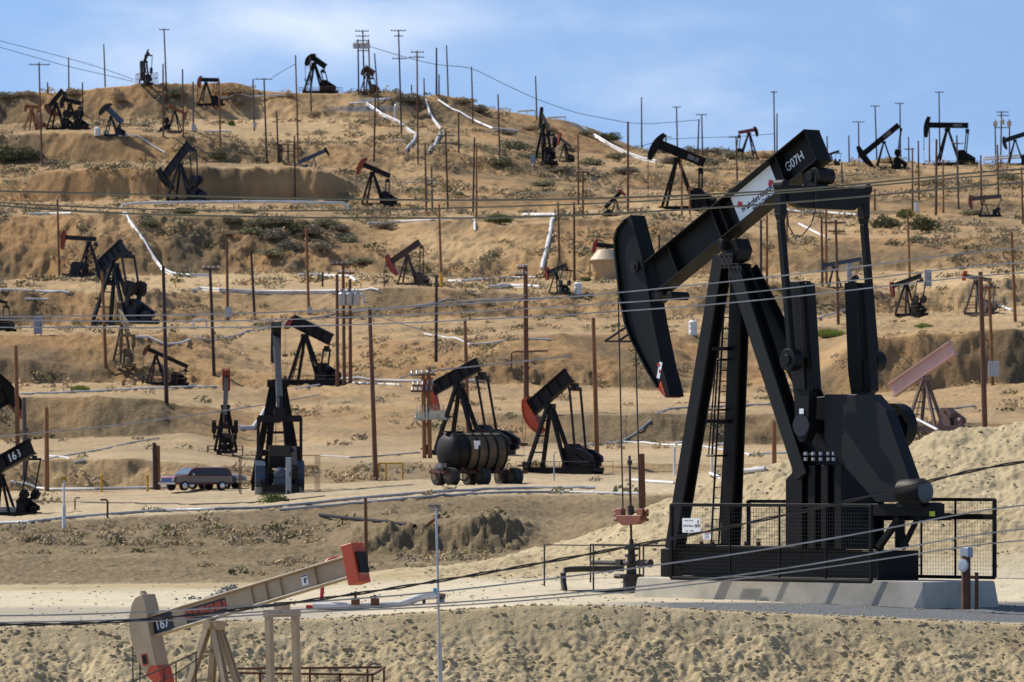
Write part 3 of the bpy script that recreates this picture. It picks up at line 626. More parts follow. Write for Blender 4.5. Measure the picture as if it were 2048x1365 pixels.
    # pitman arms
    for y, top, mid, bot in ((-1.62,(1561,420),(1572,560),(1583,720)),(1.62,None,None,None)):
        if top is None:
            pt = [L3(1561, 420, -1.62), L3(1572, 560, -1.62), L3(1583, 720, -1.62)]; pt = [Vector((p.x, 1.62, p.z)) for p in pt]
        else: pt = [L3(*top, y), L3(*mid, y), L3(*bot, y)]
        pm = MB().bar(pt[0]+Vector((0,0,.68)), pt[0]-Vector((0,0,.1)), .26, .24, (0,1,0)).bar(pt[0]-Vector((0,0,.1)), pt[0]-Vector((-.01,0,.3)), .26, .24, (0,1,0), .17, .17)
        pm.bar(pt[0]-Vector((-.01,0,.3)), pt[2]+Vector((0,0,.2)), .17, .18, (0,1,0)); sg_ = math.copysign(1, y)
        pm.cyl(pt[2]+Vector((0,-.17,0)), pt[2]+Vector((0,.17,0)), .30, 18).cyl(pt[2]+Vector((0,-sg_*.1,0)), pt[2]+Vector((0,sg_*.22,0)), .14, 12)
        pm.cyl(pt[0]+Vector((-.16,0,.66)), pt[0]+Vector((.2,0,.66)), .15, 14)
        pm.build('pitman_arm', K, root, bevel=.012)
    # cranks pointing up, counterweights bolted to them
    def slab(pts, y): return [LP(u, v, y) for u, v in pts]
    near = [(1573,562),(1606,562),(1613,640),(1620,770),(1618,800),(1616,868),(1608,884),(1598,884),(1590,866),(1588,800),(1580,740)]
    pol = slab(near, -1.28)
    for y in (-1.12, 1.12):
        ck = MB().prism(pol, y-.16, y+.16).build('crank_arm', K, root, bevel=.015)
        yo = -1 if y < 0 else 1
        # two counterweight halves on the inner and outer edges
        zt, zb = pol[0][1], pol[7][1]
        cw = MB(); ins = slab([(1580,563),(1601,563),(1606,640),(1613,780),(1590,780),(1583,680)], -1.28)
        cw.prism(ins, y-.21, y-.155); cw.prism(ins, y+.155, y+.24); cw.prism(slab([(1596,566),(1612,566),(1620,690),(1625,780),(1611,790)], -1.28), y-.14, y+.20); cw.build('counterweight', K, ck, bevel=.02)
        rk = MB(); p0 = L3(1605, 572, -1.28); p1 = L3(1614, 715, -1.28); p0.y = p1.y = y-.19
        for k in range(40): q = p0.lerp(p1, k/39); rk.box(q, (.10, .05, .026))
        rk.bar(p0+Vector((-.09,0,.1)), p1+Vector((-.09,0,0)), .05, .05); rk.build('gear_rack', BLACKW, ck)
        q = L3(1603, 851, -1.28); q.y = y-.17; MB().cyl(q, q+Vector((0,-.02,0)), .3, 18).build('crank_boss', NAVY, ck)
    q = L3(1604, 823, -1.28); q.y = -1.30; MB().box(q, (.16,.008,.14)).build('warning_label', SIGNW, root)
    # gearbox, brake drum, pedestal
    cz = LP(1603, 851, -1.42); gx, gz = cz[0]+.1, cz[1]
    gb = MB().prism([(gx-1.2,gz-.95),(gx+1.3,gz-.95),(gx+1.5,gz-.2),(gx+1.2,gz+.55),(gx+.5,gz+.82),(gx-.4,gz+.75),(gx-1.0,gz+.4),(gx-1.25,gz-.2)], -.72, .72)
    gb.cyl((cz[0],-1.3,gz), (cz[0],1.3,gz), .2, 14); gb.build('gearbox', K, root, bevel=.02)
    c = L3(1788, 853, .95); bd = MB().cyl(c+Vector((0,-.12,0)), c+Vector((0,.25,0)), .62, 28).cyl(c+Vector((0,-.2,0)), c+Vector((0,.3,0)), .14, 10)
    for k in range(8): bd.cyl(c+Vector((.42*math.cos(k*.785),-.15,.42*math.sin(k*.785))), c+Vector((.42*math.cos(k*.785),-.12,.42*math.sin(k*.785))), .06, 8)
    bd.build('brake_drum', K, root)
    pf = [LP(u, v, -.75) for u, v in ((1594,936),(1573,960),(1573,1100),(1690,1100),(1690,912),(1606,912))]
    pdm = MB()
    for y in (-.75, .75): pdm.prism(pf, y-.04, y+.04)
    x0, x1 = pf[1][0], pf[3][0]; zb, zt = pf[2][1], pf[4][1]
    for f in (.3, .52, .74, .97): pdm.box((x0+(x1-x0)*f, -.85, (zb+zt)/2-.1), (.26, .22, zt-zb-.3))
    pdm.box(((x0+x1)/2, 0, (zb+zt)/2), (x1-x0-.3, 1.4, zt-zb-.1))
    pdm.box(((x0+x1)/2+.15, 0, zt+.03), (x1-x0-.2, 1.95, .07)); pdm.build('gearbox_pedestal', K, root, bevel=.012)
    bl = MB()
    for u in (1612, 1627, 1642, 1657, 1668):
        for v in (908, 919): q = L3(u, v, -.98); bl.cyl(q+Vector((0,0,-.04)), q+Vector((0,0,.05)), .055, 8)
    bl.build('flange_bolts', GALV, root)
    MB().box(L3(1605, 960, -.80), (.15,.008,.22)).build('warning_label', SIGNW, root)
    MB().box(L3(1605, 954, -.806), (.15,.008,.07)).build('warning_print', INKR, root)
    # belt guard
    bg = [(1648,789),(1742,789),(1772,822),(1822,962),(1824,1004),(1752,1005),(1660,902),(1648,880)]
    MB().prism([LP(u, v, -1.02) for u, v in bg], -1.02, -.62).build('belt_guard', mat('charcoal_guard_paint', (.011,.012,.015), .5, col2=(.015,.015,.016), scale=1.2, spec=.16), root, bevel=.02)
    mt = MB().lathe(L3(1806, 984, -.9), L3(1852, 984, -.9), [(0,.2),(0,.34),(.25,.36),(.7,.36),(.82,.3),(.86,.1)], 20); mt.box(L3(1838, 1010, -.6), (.9,.8,.12)); mt.build('electric_motor', BLACK, root, smooth=True)
    e_ = L3(1846, 984, -.9); MB().lathe(e_, e_+Vector((.2,0,0)), [(0,.31),(.1,.30),(.17,.2)], 18).build('motor_end_cover', mat('dim_grey_cover', (.10,.105,.11), .6), root, smooth=True)
    ms = MB().bar(L3(1745, 1020, -.7), L3(1882, 1020, -.7), .30, .32).bar(L3(1745, 1034, .5), L3(1896, 1034, .5), .30, .2)
    ms.bar(L3(1757, 1096, -.7), L3(1800, 1034, -.7), .16, .16).bar(L3(1800, 1096, .2), L3(1800, 1030, .2), .2, .2).bar(L3(1805, 1098, -.4), L3(1836, 1036, -.4), .12, .12).bar(L3(1815, 1096, .1), L3(1803, 1060, .1), .1, .1)
    ms.build('motor_mount', K, root, bevel=.01)
    MB().box(L3(1864.5, 1028, -.9), (.19,.01,.13)).build('yellow_tag', LIME, root)
    # skid
    zt = LP(1500, 1099, -.8)[1]; xs0 = LP(1326, 1150, -.8)[0]; xs1 = LP(1755, 1150, -.8)[0]; hh = zt-ztop
    sk = MB()
    for y in (-.62, .62): sk.ibeam((xs0, y, ztop+hh/2), (xs1, y, ztop+hh/2), .36, hh, .05, .06)
    for x in (xs0+.14, xs0+1.6, xs0+3.2, xs0+4.6, xs1-.16): sk.bar((x, -.6, ztop+hh/2), (x, .6, ztop+hh/2), .26, hh*.96)
    sk.box((xs1-.01, 0, ztop+hh/2), (.06, 1.58, hh*.98)); sk.box((xs0+.18, -.86, ztop+hh/2), (.34, .1, hh*.98))
    sk.box(((xs0+xs1)/2-.6, 0, ztop+hh/2), (.3,1.0,hh*.6)); sk.bar((LP(1350,1098,-1.0)[0], -1.12, zt+.06), (LP(1350,1098,-1.0)[0], 1.12, zt+.06), .5, .12)
    x_ = LP(1400, 1098, -.8)[0]; sk.bar((x_-1.2,-.62,zt+.05),(xs1-2.2,-.62,zt+.05),.42,.09)
    sk.build('base_skid', K, root, bevel=.012)
    nb = MB()
    for u in (1403, 1425, 1492, 1517): q = L3(u, 1092, -.62); nb.cyl(q+Vector((0,0,-.06)), q+Vector((0,0,.12)), .06, 8)
    nb.build('anchor_nuts', RUST, root)
    # concrete base: a thing of its own
    cpad = empty('concrete_base', MO, -PSI); tag(cpad, 'long grey concrete block under the huge black pump jack', 'concrete base')
    zg = ztop-.62
    def ring(z, g): return [(xa-g, -1.5-g, z), (xb+g, -1.5-g, z), (xb+g, 1.3+g, z), (xa-g, 1.3+g, z)]
    cp = MB().add(ring(zg-.5, .14)+ring(ztop-.03, .0)+ring(ztop, -.03), [(0,1,5,4),(1,2,6,5),(2,3,7,6),(3,0,4,7),(4,5,9,8),(5,6,10,9),(6,7,11,10),(7,4,8,11),(8,9,10,11),(3,2,1,0)]).build('concrete_block', CONC, cpad)
    # safety fence
    def grid(fm, o, ex, ez, W, Hh, sp=.1, r=.0023):
        n_ = int(W/sp)
        for k in range(1, n_): p = o+ex*(W*k/n_); fm.bar(p, p+ez*Hh, r*2, r*2, ex.cross(ez))
        n_ = int(Hh/sp)
        for k in range(1, n_): p = o+ez*(Hh*k/n_); fm.bar(p, p+ex*W, r*2, r*2, ex.cross(ez))
    MESHM = mat('black_wire_mesh', (.02,.02,.02), .6)
    ex, ez = Vector((1,0,0)), Vector((0,0,1))
    def panel(u0, u1, v0, v1, y, label, splits, gap=0):
        fr = empty('safety_fence', MO, -PSI); tag(fr, label, 'fence', 'fence panels around the huge pump jack')
        o = L3(u0, v1, y); q = L3(u1, v1, y); W = q.x-o.x; Hh = L3(u0, v0, y).z-o.z
        f = MB(); t = .09
        for k in [0]+splits+[1]: wd = t if k in (0, 1) else .05; f.bar(o+ex*W*k, o+ex*W*k+ez*(Hh+.02), wd, wd, (0,1,0))
        f.bar(o, o+ex*W, .08, .09).bar(o+ez*Hh, o+ex*W+ez*Hh, .08, .09)
        if gap: f.bar(o+ez*Hh*gap+ex*W*.28, o+ex*W+ez*Hh*gap, .09, .15)
        f.build('fence_frame', K, fr, bevel=.006)
        g_ = MB(); grid(g_, o, ex, ez, W, Hh); g_.build('wire_mesh', MESHM, fr); return o, W, Hh
    o, W, Hh = panel(1343, 1742, 1010, 1157, -1.95, 'black wire mesh panel in front of the huge pump jack', [.3, .55, .78])
    panel(1762, 1989, 999, 1152, 1.25, 'black wire mesh gate beyond the motor end of the huge pump jack', [.36, .66], .78)
    panel(1497, 1755, 1003, 1152, 1.25, 'black wire mesh panel along the far side of the huge pump jack', [.5])
    # signs on the fence
    def sign(u0, v0, u1, v1, y, label, nm):
        p, q = L3(u0, v1, y), L3(u1, v0, y); s_ = empty(nm, MO+AX*((p.x+q.x)/2)+AY*y+Vector((0,0,p.z)), -PSI); tag(s_, label, 'sign')
        w, h = q.x-p.x, q.z-p.z; MB().box((0,0,h/2), (w,.012,h)).build('sign_panel', SIGNW, s_); return s_, w, h
    s_, w, h = sign(1365, 1037, 1401, 1065.5, -2.02, 'white lease sign with a small chevron emblem wired to the fence', 'lease_sign')
    XM = lambda x, z: Matrix.Translation((x, -.009, z)) @ Matrix.Rotation(R(90), 4, 'X')
    text('Section 7 & 8 Inc', h*.13, INKB, 'lettering', s_, XM(-w*.14, h*.84), .001)
    text('Drill & Pilot #', h*.22, INKK, 'lettering', s_, XM(-w*.17, h*.47), .001, .8)
    text('G07H', h*.30, INKK, 'lettering', s_, XM(w*.33, h*.47), .001, .75, .002); text('Kern    02905', h*.14, INKB, 'lettering', s_, XM(-w*.1, h*.12), .001)
    for k, m_ in ((0, INKB), (1, INKR)):
        zc = h*(.86-.10*k); cv = [(w*.32,zc),(w*.37,zc-h*.05),(w*.42,zc),(w*.42,zc-h*.06),(w*.37,zc-h*.11),(w*.32,zc-h*.06)]
        MB().prism(cv, -.011, -.008).build('chevron_emblem', m_, s_)
    s_, w, h = sign(1406, 1062, 1422, 1079, -2.02, 'small red and white danger sign wired to the fence', 'danger_sign')
    MB().box((0,-.009,h*.83), (w*.86,.006,h*.2)).build('red_band', INKR, s_)
    text('DANGER', h*.15, SIGNW, 'lettering', s_, XM(0, h*.83)@Matrix.Translation((0,0,.005)), .001)
    for k, tx in enumerate(('KEEP OUT', 'MACHINE', 'MAY START')): text(tx, h*.15, INKK, 'lettering', s_, XM(0, h*(.58-.2*k)), .001)
    return root, ztop
BIG, ZTOP = big_pump()
# wellhead in front of the big pump
def wellhead():
    o, d = G(1264, 1196); x0 = Vector(P(1264, 1196, MO.y+6.0)); dd = None
    q = L3(1263, 1100, 0); w = MO+AX*q.x; w.z = gxy(w.x, w.y)
    rt = empty('wellhead', w, -PSI); tag(rt, 'dark oily wellhead with valves under the orange carrier bar', 'wellhead'); H = (MO.z+q.z)-w.z
    m = MB().lathe((0,0,-.15), (0,0,1), [(0,.24),(.55,.24),(.55,.33),(.62,.33),(.62,.15),(.15+H*.62,.13),(.15+H*.62,.2),(.22+H*.62,.2),(.22+H*.62,.12),(.15+H*.85,.12),(.15+H*.85,.19),(.2+H*.85,.19),(.2+H*.85,.1),(H+.15,.1),(H+.15,.22),(H+.22,.22),(H+.22,.07),(H+.45,.06)], 14); m.build('casing_stack', DPIPE, rt, smooth=True)
    az = H*.68; v = MB().cyl((-1.6,0,az), (.7,0,az), .07, 10).box((.42,0,az), (.2,.2,.2)).box((-.45,0,az), (.2,.2,.2)); v.cyl((-.65,0,.42), (.4,0,.42), .07, 8); v.build('valve_arms', DPIPE, rt)
    hw = MB(); hw.lathe((.72,0,az), (1,0,az), [(0,.12),(.05,.12)], 10); hw.build('hand_wheel', DPIPE, rt)
    # small rail round the wellhead
    fr = empty('pipe_rail', w, -PSI); tag(fr, 'thin steel rail around the wellhead', 'rail'); rl = MB()
    pts = [(-2.6,-.9),(-.6,-.9),(1.4,-.9),(1.4,.9),(-.6,.9),(-2.6,.9)]
    for x, y in pts: 
        p = MO*0+w+AX*x+AY*y; rl.bar((x,y,gxy(p.x,p.y)-w.z-.1), (x,y,1.3), .035, .035)
    for i in range(len(pts)): a, b = pts[i], pts[(i+1) % len(pts)]; 
    for a, b in ((pts[0],pts[1]),(pts[1],pts[2]),(pts[3],pts[4]),(pts[4],pts[5]),(pts[2],pts[3])): rl.bar((*a,1.29), (*b,1.29), .03, .03)
    rl.build('rail_bars', DPIPE, fr)
    # bent bypass pipe and the flow line
    def wl(u, v, dd): return P(u, v, dd)
    dw = w.y
    MB_ = MB(); pts = [P(1248,1137,dw), P(1175,1138,dw), P(1140,1139,dw), P(1129,1141,dw-.05), P(1126,1148,dw-.1), P(1127,1165,dw-.15), P(1130,1183,dw-.3)]
    MB_.tube(pts, .085, 9); tag(MB_.build('bypass_pipe', DPIPE, smooth=True), 'brown bent pipe standing left of the wellhead', 'pipe')
    fl = [P(1252,1183,dw), P(1180,1186,dw-.3), P(1060,1189,dw-.6), P(960,1192,dw-.8), P(893,1194,dw-1.0)]
    fp = MB().tube(fl, .085, 9); f_ = fp.build('flow_line', DPIPE, smooth=True); tag(f_, 'long dark flow line running from the wellhead to the silver pipe', 'pipe')
    fv = MB().lathe(P(897,1194,dw-1.0), P(906,1194,dw-1.0), [(0,.16),(.04,.16),(.04,.1),(.1,.1),(.1,.16),(.14,.16)], 10); fv.cyl(P(901,1194,dw-1), P(901,1186,dw-1), .03, 6); fv.build('line_valve', RUST, f_)
    return dw
DW = wellhead()
# ------------------------------------------------------------------ the other pump jacks (pixel measurements turned into metres at their distance)
# the tan one in front
def tan_pump():
    root, q = pump('tan pump jack with orange tail weight and number 167, standing below the cut bank', (428,1217), 1452, hu=290, tl=(724,1126), psi=36, col=TAN, hcol=TAN, tip=ORANGE, wcol=ORANGE, head=(72,112), bw=45, d=122, nocrank=True, stiff=(.30,.40,.50,.74),
        cable=True, tailw=None, eqpos=.47, base=True, nohead=True, decal=('CHURCHILL', -.06, 21, mat('churchill_red', (.55,.06,.02), .5)), hw=.2)
    s, b3, bz, Lr, Lf, B = q['s'], q['b3'], q['bz'], q['Lr'], q['Lf'], q['B']
    def hp(u, v): return ((u-428)*s/math.cos(R(36)), P(u, v, 122).z-root.location.z)
    pl_ = [(262,1262),(263,1235),(268,1211),(276,1197),(291,1190),(299,1215),(303,1250),(312,1295),(321,1335),(330,1360),(331,1372),(314,1366),(298,1352),(282,1325),(270,1295)]
    hd = MB().prism([hp(*p) for p in pl_], -.22, .22).build('horse_head', TAN, root, bevel=.012)
    MB().prism([hp(*p) for p in ((298,1353),(308,1334),(322,1333),(331,1360),(332,1373),(314,1367))], -.226, .226).build('painted_tip', ORANGE, hd)
    MB().prism([hp(*p) for p in ((274,1200),(277,1184),(281,1184),(291,1200))], -.05, .05).build('lifting_eye', TAN, hd)
    for y in (-.12, .12): a = hp(265, 1290); MB().tube([(a[0], y, a[1]), (a[0], y, a[1]-2.2)], .016, 6).build('bridle_cable', DPIPE, root)
    s, b3, bz, Lr, Lf, B = q['s'], q['b3'], q['bz'], q['Lr'], q['Lf'], q['B']
    beam = [c for c in root.children if c.name.startswith('walking_beam')][0]
    rt = Matrix.Rotation(-q['t'], 3, 'Y')
    # tail weight of two orange plates with a dark box at the end
    for k in (0,): 
        w = MB().box(b3(Lr*1.0, 0, bz+.02), (.30,.42,.86), rt).build('tail_weight', ORANGE, root, bevel=.012)
        MB().box(b3(Lr*1.0+.17, 0, bz+.02), (.08,.3,.44), rt).build('end_plate', BLACKW, w)
    yy = -(B*.06+.008)
    MB().box(b3(-Lf*.74, yy-.004, bz), (.66,.01,B*.82), rt).build('number_plate', mat('navy_number_plate', (.014,.018,.035), .5), beam)
    Mt = Matrix.Translation(b3(-Lf*.72, yy-.014, bz-.02)) @ Matrix.Rotation(-q['t'], 4, 'Y') @ Matrix.Rotation(R(90), 4, 'X')
    text('167', .31, LETW, 'lettering', beam, Mt, .003, .85, .006)
    MB().box(b3(-Lf*.06, yy+.001, bz-.01), (1.14,.006,.30), rt).build('name_plate', mat('black_name_plate', (.016,.014,.014), .5), beam)
    pb = MB().box(b3(Lr*.66, yy, bz), (.17,.008,.23), rt).build('warning_label', SIGNW, beam)
    MB().box(b3(Lr*.66, yy-.006, bz+.09), (.15,.006,.03), rt).box(b3(Lr*.66, yy-.006, bz-.02), (.045,.006,.1), rt).box(b3(Lr*.66+.03, yy-.006, bz+.02), (.07,.006,.03), rt).build('warning_print', INKK, pb)
    hb = .22
    hq = hp(297, 1322); hl = MB().box((hq[0], -hb-.006, hq[1]), (.17,.008,.26), rt).build('head_label', ORANGE, hd)
    MB().box((hq[0], -hb-.012, hq[1]), (.12,.006,.2), rt).build('label_print', BLACKW, hl)
    return root
tan_pump()
PJ = []
def pj(*a, **k): PJ.append(pump(*a, **k))
# near the car
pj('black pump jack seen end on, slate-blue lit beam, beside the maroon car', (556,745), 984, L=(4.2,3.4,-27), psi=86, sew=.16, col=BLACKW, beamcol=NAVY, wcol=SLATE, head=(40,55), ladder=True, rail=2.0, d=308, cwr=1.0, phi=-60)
pj('black pump jack with its head hidden behind the end-on pump by the car', (610,655), 768, hu=578, tl=(655,678), psi=22, col=BLACKW, hcol=RED, head=(14,22), bw=24, rail=True, ladder=True)
pj('black pump jack with orange head and heavy weights behind the tank trailer', (918,752), 905, hu=868, tl=(963,728), psi=28, col=BLACKW, hcol=ORANGE, head=(35,45), bw=27, d=346, phi=-25, cwr=1.5, rail=False)
pj('black pump jack with raised tail and orange-red head right of the tank trailer', (1100,790), 945, hu=1066, tl=(1148,748), psi=30, col=BLACKW, hcol=ORANGE, head=(50,58), bw=32, rail=True, phi=-30, cwr=1.25)
pj('black pump jack with red-tipped head facing right at the left edge', (-75,835), 955, hu=32, tl=(-160,880), psi=25, right=True, col=BLACKW, hcol=BLACK, tip=RED, head=(58,58), bw=40, d=345)
pj('black pump jack numbered 168 with raised tail at the lower left edge', (2,930), 1012, hu=-60, tl=(72,893), psi=30, col=BLACK, bw=32, head=(40,60), d=291, decal=('168', .52, 22, LETW), phi=40)
pj('small old pump jack with rusty red tail beside a brown left bench pole', (178,478), 553, hu=126, tl=(192,479), psi=15, col=NAVY, hcol=RED, head=(16,26), bw=9, cable=False, mark=True)
pj('blue-black pump jack with raised tail, tallest on the left bench', (228,512), 650, hu=206, tl=(256,488), psi=35, col=NAVY, head=(22,50), bw=26, wcol=BLACKW, phi=80)
pj('mustard brown pump jack seen end on below the blue-black pump', (247,640), 735, L=(3.0,2.6,-15), psi=78, col=YELB, head=(22,30), phi=70, cable=False)
pj('thin dark pump jack with rust head inside pipe rails on the left bench', (312,706), 769, hu=292, tl=(372,733), psi=15, col=BLACKW, hcol=RUST, head=(14,16), bw=8, rail=.22*3.4)
pj('small black pump jack seen end on, its beam top red, behind the car', (451,800), 908, L=(3.2,2.6,-25), psi=88, sew=.2, col=BLACKW, hcol=RED, head=(24,28), rail=True, phi=60)
pj('rusty pump jack with red head tilted down right of the brush bank', (815,503), 571, hu=782, tl=(843,484), psi=20, col=mat('brown_red_paint', (.075,.04,.033), .6, col2=(.04,.028,.026), scale=1), hcol=RED, head=(22,32), bw=12, wcol=mat('dull_plum_paint', (.07,.03,.035), .6), phi=-40)
pj('black pump jack with bright red head below the hilltop, beside its own black weights', (745,338), 412, hu=720, tl=(776,352), psi=18, col=BLACKW, hcol=RED, head=(22,24), bw=10, ladder=True, phi=-60, cwr=1.2)
pj('black pump jack with raised tail on the ledge of the dark upper bank', (360,318), 404, hu=332, tl=(386,286), psi=28, col=NAVY, hcol=BLACKW, head=(28,34), bw=16, phi=65)
pj('dark pump jack half hidden behind the crest of the dark upper bank', (628,312), 352, hu=655, tl=(600,325), psi=12, right=True, col=SLATE, head=(8,14), bw=8, d=832, cable=False, hcol=BLACKW)
pj('black pump jack with lifted head standing alone on the hilltop skyline', (628,119), 187, hu=617, tl=(647,133), psi=25, col=BLACK, head=(26,26), bw=11, ladder=True, rail=.9, phi=-60, cwr=1.2)
pj('black pump jack seen end on on the skyline left of the tall crossarm pole', (291,118), 171, L=(3.8,3.0,22), psi=76, col=BLACKW, hcol=BLACK, head=(18,30), rail=1.9, phi=70, ladder=True, cable=False)
pj('black pump jack with level beam and red head below the skyline scrub', (412,160), 211, hu=398, tl=(437,161), psi=14, col=BLACKW, hcol=RED, head=(14,20), bw=8, phi=-70)
pj('black pump jack with raised tail and rusty head in the left hill cluster', (112,200), 260, hu=98, tl=(130,180), psi=22, col=BLACKW, hcol=RUST, head=(12,42), bw=9, phi=70, cable=False)
pj('black pump jack with red crank weights behind the rusty-headed one in the left cluster', (140,202), 260, hu=124, tl=(161,208), psi=22, col=BLACKW, wcol=BLACKW, head=(12,22), bw=9, phi=90, cable=False, cwr=1.1)
pj('little tan pump jack on thin tripod legs at the left end of the hill cluster', (63,214), 262, hu=52, tl=(78,216), psi=30, col=RUSTO, head=(6,12), bw=7, base=False, cable=False)
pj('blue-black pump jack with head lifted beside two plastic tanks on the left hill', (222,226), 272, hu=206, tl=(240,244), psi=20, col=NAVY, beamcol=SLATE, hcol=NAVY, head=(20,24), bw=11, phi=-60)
pj('small orange-brown pump jack between two brown poles on the left hill', (350,219), 266, hu=369, tl=(335,212), psi=20, right=True, col=BLACKW, beamcol=RUSTO, hcol=RUSTO, head=(8,16), bw=6, cable=False)
pj('rust brown pump jack behind the triple pole on the hilltop', (734,140), 186, hu=727, tl=(745,148), psi=40, col=mat('dark_rust_paint', (.10,.045,.03), .7, col2=(.05,.028,.02), scale=1), hcol=RUST, head=(16,18), bw=12, phi=-50, cable=False)
pj('tall black pump jack seen end on with red crank ends beside a grey cabinet', (1090,243), 331, L=(3.6,3.2,-24), psi=80, col=BLACKW, hcol=BLACK, wcol=BLACKW, head=(14,35), phi=50, cable=False)
pj('black pump jack with red head seen end on right of the tall end-on pump', (1130,285), 324, L=(2.2,1.9,-22), psi=62, col=BLACKW, hcol=RED, head=(14,16), phi=-40, cable=False)
pj('big black pump jack with lifted head and grey beam patch left of the huge beam', (1355,305), 421, hu=1308, tl=(1402,325), psi=12, col=BLACK, head=(34,38), bw=19, phi=-70, logo=(.55,24,9), cwr=1.15)
pj('low black pump jack with bright red head beside a thick brown pole', (1232,396), 432, hu=1246, tl=(1214,414), psi=20, right=True, col=BLACKW, hcol=RED, head=(12,12), bw=8, cable=False)
pj('red-beamed pump jack with head facing right on the right ridge', (1498,262), 320, hu=1512, tl=(1478,266), psi=15, right=True, col=BLACKW, beamcol=RED, hcol=BLACKW, head=(10,16), bw=7, cable=False, phi=-60)
pj('black pump jack with tail high and head low on the right skyline', (1768,277), 338, hu=1728, tl=(1801,250), psi=10, col=BLACK, head=(24,36), bw=11, phi=85, logo=(.35,18,6), cable=False)
pj('black pump jack with level beam and two pitman rods on the right skyline', (1895,251), 332, hu=1854, tl=(1934,252), psi=14, col=BLACK, head=(22,26), bw=11, phi=-55, logo=(.5,18,6), cable=True, rail=.7)
pj('black pump jack at the right edge beside the far transformer poles', (2030,275), 331, hu=2010, tl=(2052,268), psi=12, col=NAVY, head=(12,20), bw=9, cable=False)
pj('grey-beamed pump jack with dark red head facing left near the right edge', (1968,396), 432, hu=1940, tl=(2002,393), psi=12, col=NAVY, beamcol=mat('grey_brown_paint', (.12,.09,.085), .6), hcol=RED, head=(10,24), bw=8, cable=False)
pj('dark pump jack with crimson head beside the sandy cone-topped tank', (1214,492), 556, hu=1190, tl=(1234,494), psi=15, col=BLACKW, hcol=mat('crimson_paint', (.33,.02,.03), .5), head=(16,18), bw=9, cable=False)
pj('small cluttered pump jack with square red head under the slanting white pipe', (1112,540), 588, L=(1.6,2.0,10), psi=58, col=BLACKW, hcol=RED, head=(14,14), bw=9, cable=False)
pj('small dark pump jack with red head and pipe rails on the pale right bench', (1812,563), 632, L=(1.9,2.2,12), psi=52, col=BLACKW, hcol=RED, head=(10,22), bw=9, rail=1.6, cable=False)
pj('small pump jack with orange cap and thin frame beside the tall right pole', (1952,556), 630, L=(1.6,2.2,-8), psi=55, col=mat('brown_grey_paint', (.10,.075,.06), .65), hcol=ORANGE, head=(12,10), bw=8, rail=1.2, cable=False)
pj('faded pink pump jack on thin legs behind the mound on the right', (1850,738), 866, hu=1795, tl=(1908,696), psi=40, col=mat('dusty_pink_frame', (.25,.15,.125), .65, col2=(.17,.11,.09), scale=1), beamcol=PINK, bw=30, nohead=True, cable=False, d=378, equal=False, nocrank=True, stiff=(), ladder=True)
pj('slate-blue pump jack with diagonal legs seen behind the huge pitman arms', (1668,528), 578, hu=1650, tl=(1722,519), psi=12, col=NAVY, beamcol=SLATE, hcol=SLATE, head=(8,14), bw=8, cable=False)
pj('small dark pump jack on the ridge just right of the huge beam end', (1662,308), 332, L=(2.0,2.0,10), psi=50, col=BLACKW, head=(8,12), cable=False)
pj('dark pump jack cut by the left edge above the bench cabinet', (-14,600), 662, hu=-40, tl=(14,606), psi=20, col=BLACKW, head=(12,20), cable=False, rail=1.2)

# ------------------------------------------------------------------ poles
POLEG = 'utility poles over the oil field'
def pole(label, t, b, m=WOOD, arms=(), r=.15, d=None, box=None, cat='utility pole', nm='utility_pole', guard=False):
    ut, vt = t; ub, vb = b; base, d = G(ub, vb, d); s = d/F
    top = P(ut, vt, d); root = empty(nm, base); tag(root, label, cat, POLEG)
    v = top-base; MB().tube([Vector((0,0,-.6))-v*0, v*.5, v], r, 9, r*.74).build('shaft', m, root)
    for (va, ua, ub_) in arms:
        z = (V0-va)*s-base.z; f = z/v.z; x0 = (ua-U0)*s-base.x; x1 = (ub_-U0)*s-base.x; ym = v.y*f
        am = MB().bar((x0, ym-.17, z), (x1, ym-.17, z), .10, .13).build('crossarm', m, root); n = 4
        for k in range(n):
            x = x0+(x1-x0)*(k+.25)/(n-.5); MB().lathe((x, ym-.17, z+.05), (x, ym-.17, z+.3), [(0,.02),(.08,.02),(.08,.07),(.17,.07),(.2,.03)], 7).build('insulator', GALV, am)
    if box:
        vb_, sz = box; z = (V0-vb_)*s-base.z; MB().box((v.x*z/v.z+.1, -.28, z), (sz*.7, .3, sz)).build('meter_box', GALV, root)
    if guard: MB().tube([(0,0,.1), v*.18], r*1.25, 9).build('yellow_guard', YELLOW, root)
    return root
O_, D_, Gy = WOODO, WOODD, WOODG
pl = pole
pl('brown crossarm pole planted below the left hill cluster of pumps', (78,125), (84,333), WOOD, [(130,58,100)])
pl('thin bare pole on the skyline above the left hill cluster', (137,115), (138,168), Gy)
pl('taller thin bare pole on the skyline right of a similar one', (207.5,89), (211,170), Gy)
pl('stub pole on the far left skyline between bushes', (95,165), (96,188), D_)
pl('dark bare pole at the right end of the left hill cluster', (165,165), (165,228), D_)
pl('tall pole with one short crossarm rising over the left skyline', (328,58), (334,203), D_, [(60,318,339)])
pl('brown bare pole directly in front of the tall skyline crossarm pole', (326,128), (326.5,273), WOOD)
pl('brown bare pole right of the small orange-brown pump jack', (365,139), (366.5,273), WOOD)
pl('grey bare pole with a cabinet at its foot on the left hill', (386,164), (387,264), Gy, box=(256,1.0))
pl('reddish bare pole crossing the upper white pipe', (438,160), (441,295), O_)
pl('bare pole with grey riser left of the low crossarm pole on the hill', (506,158), (509,262), Gy, box=(250,.8))
pl('pole with one crossarm left of the scrub top, standing before the white ridge pipe', (528,157), (533.5,323), D_, [(159,510,545)])
pl('dark bare pole left of the low post rack', (553,222), (557,325), D_)
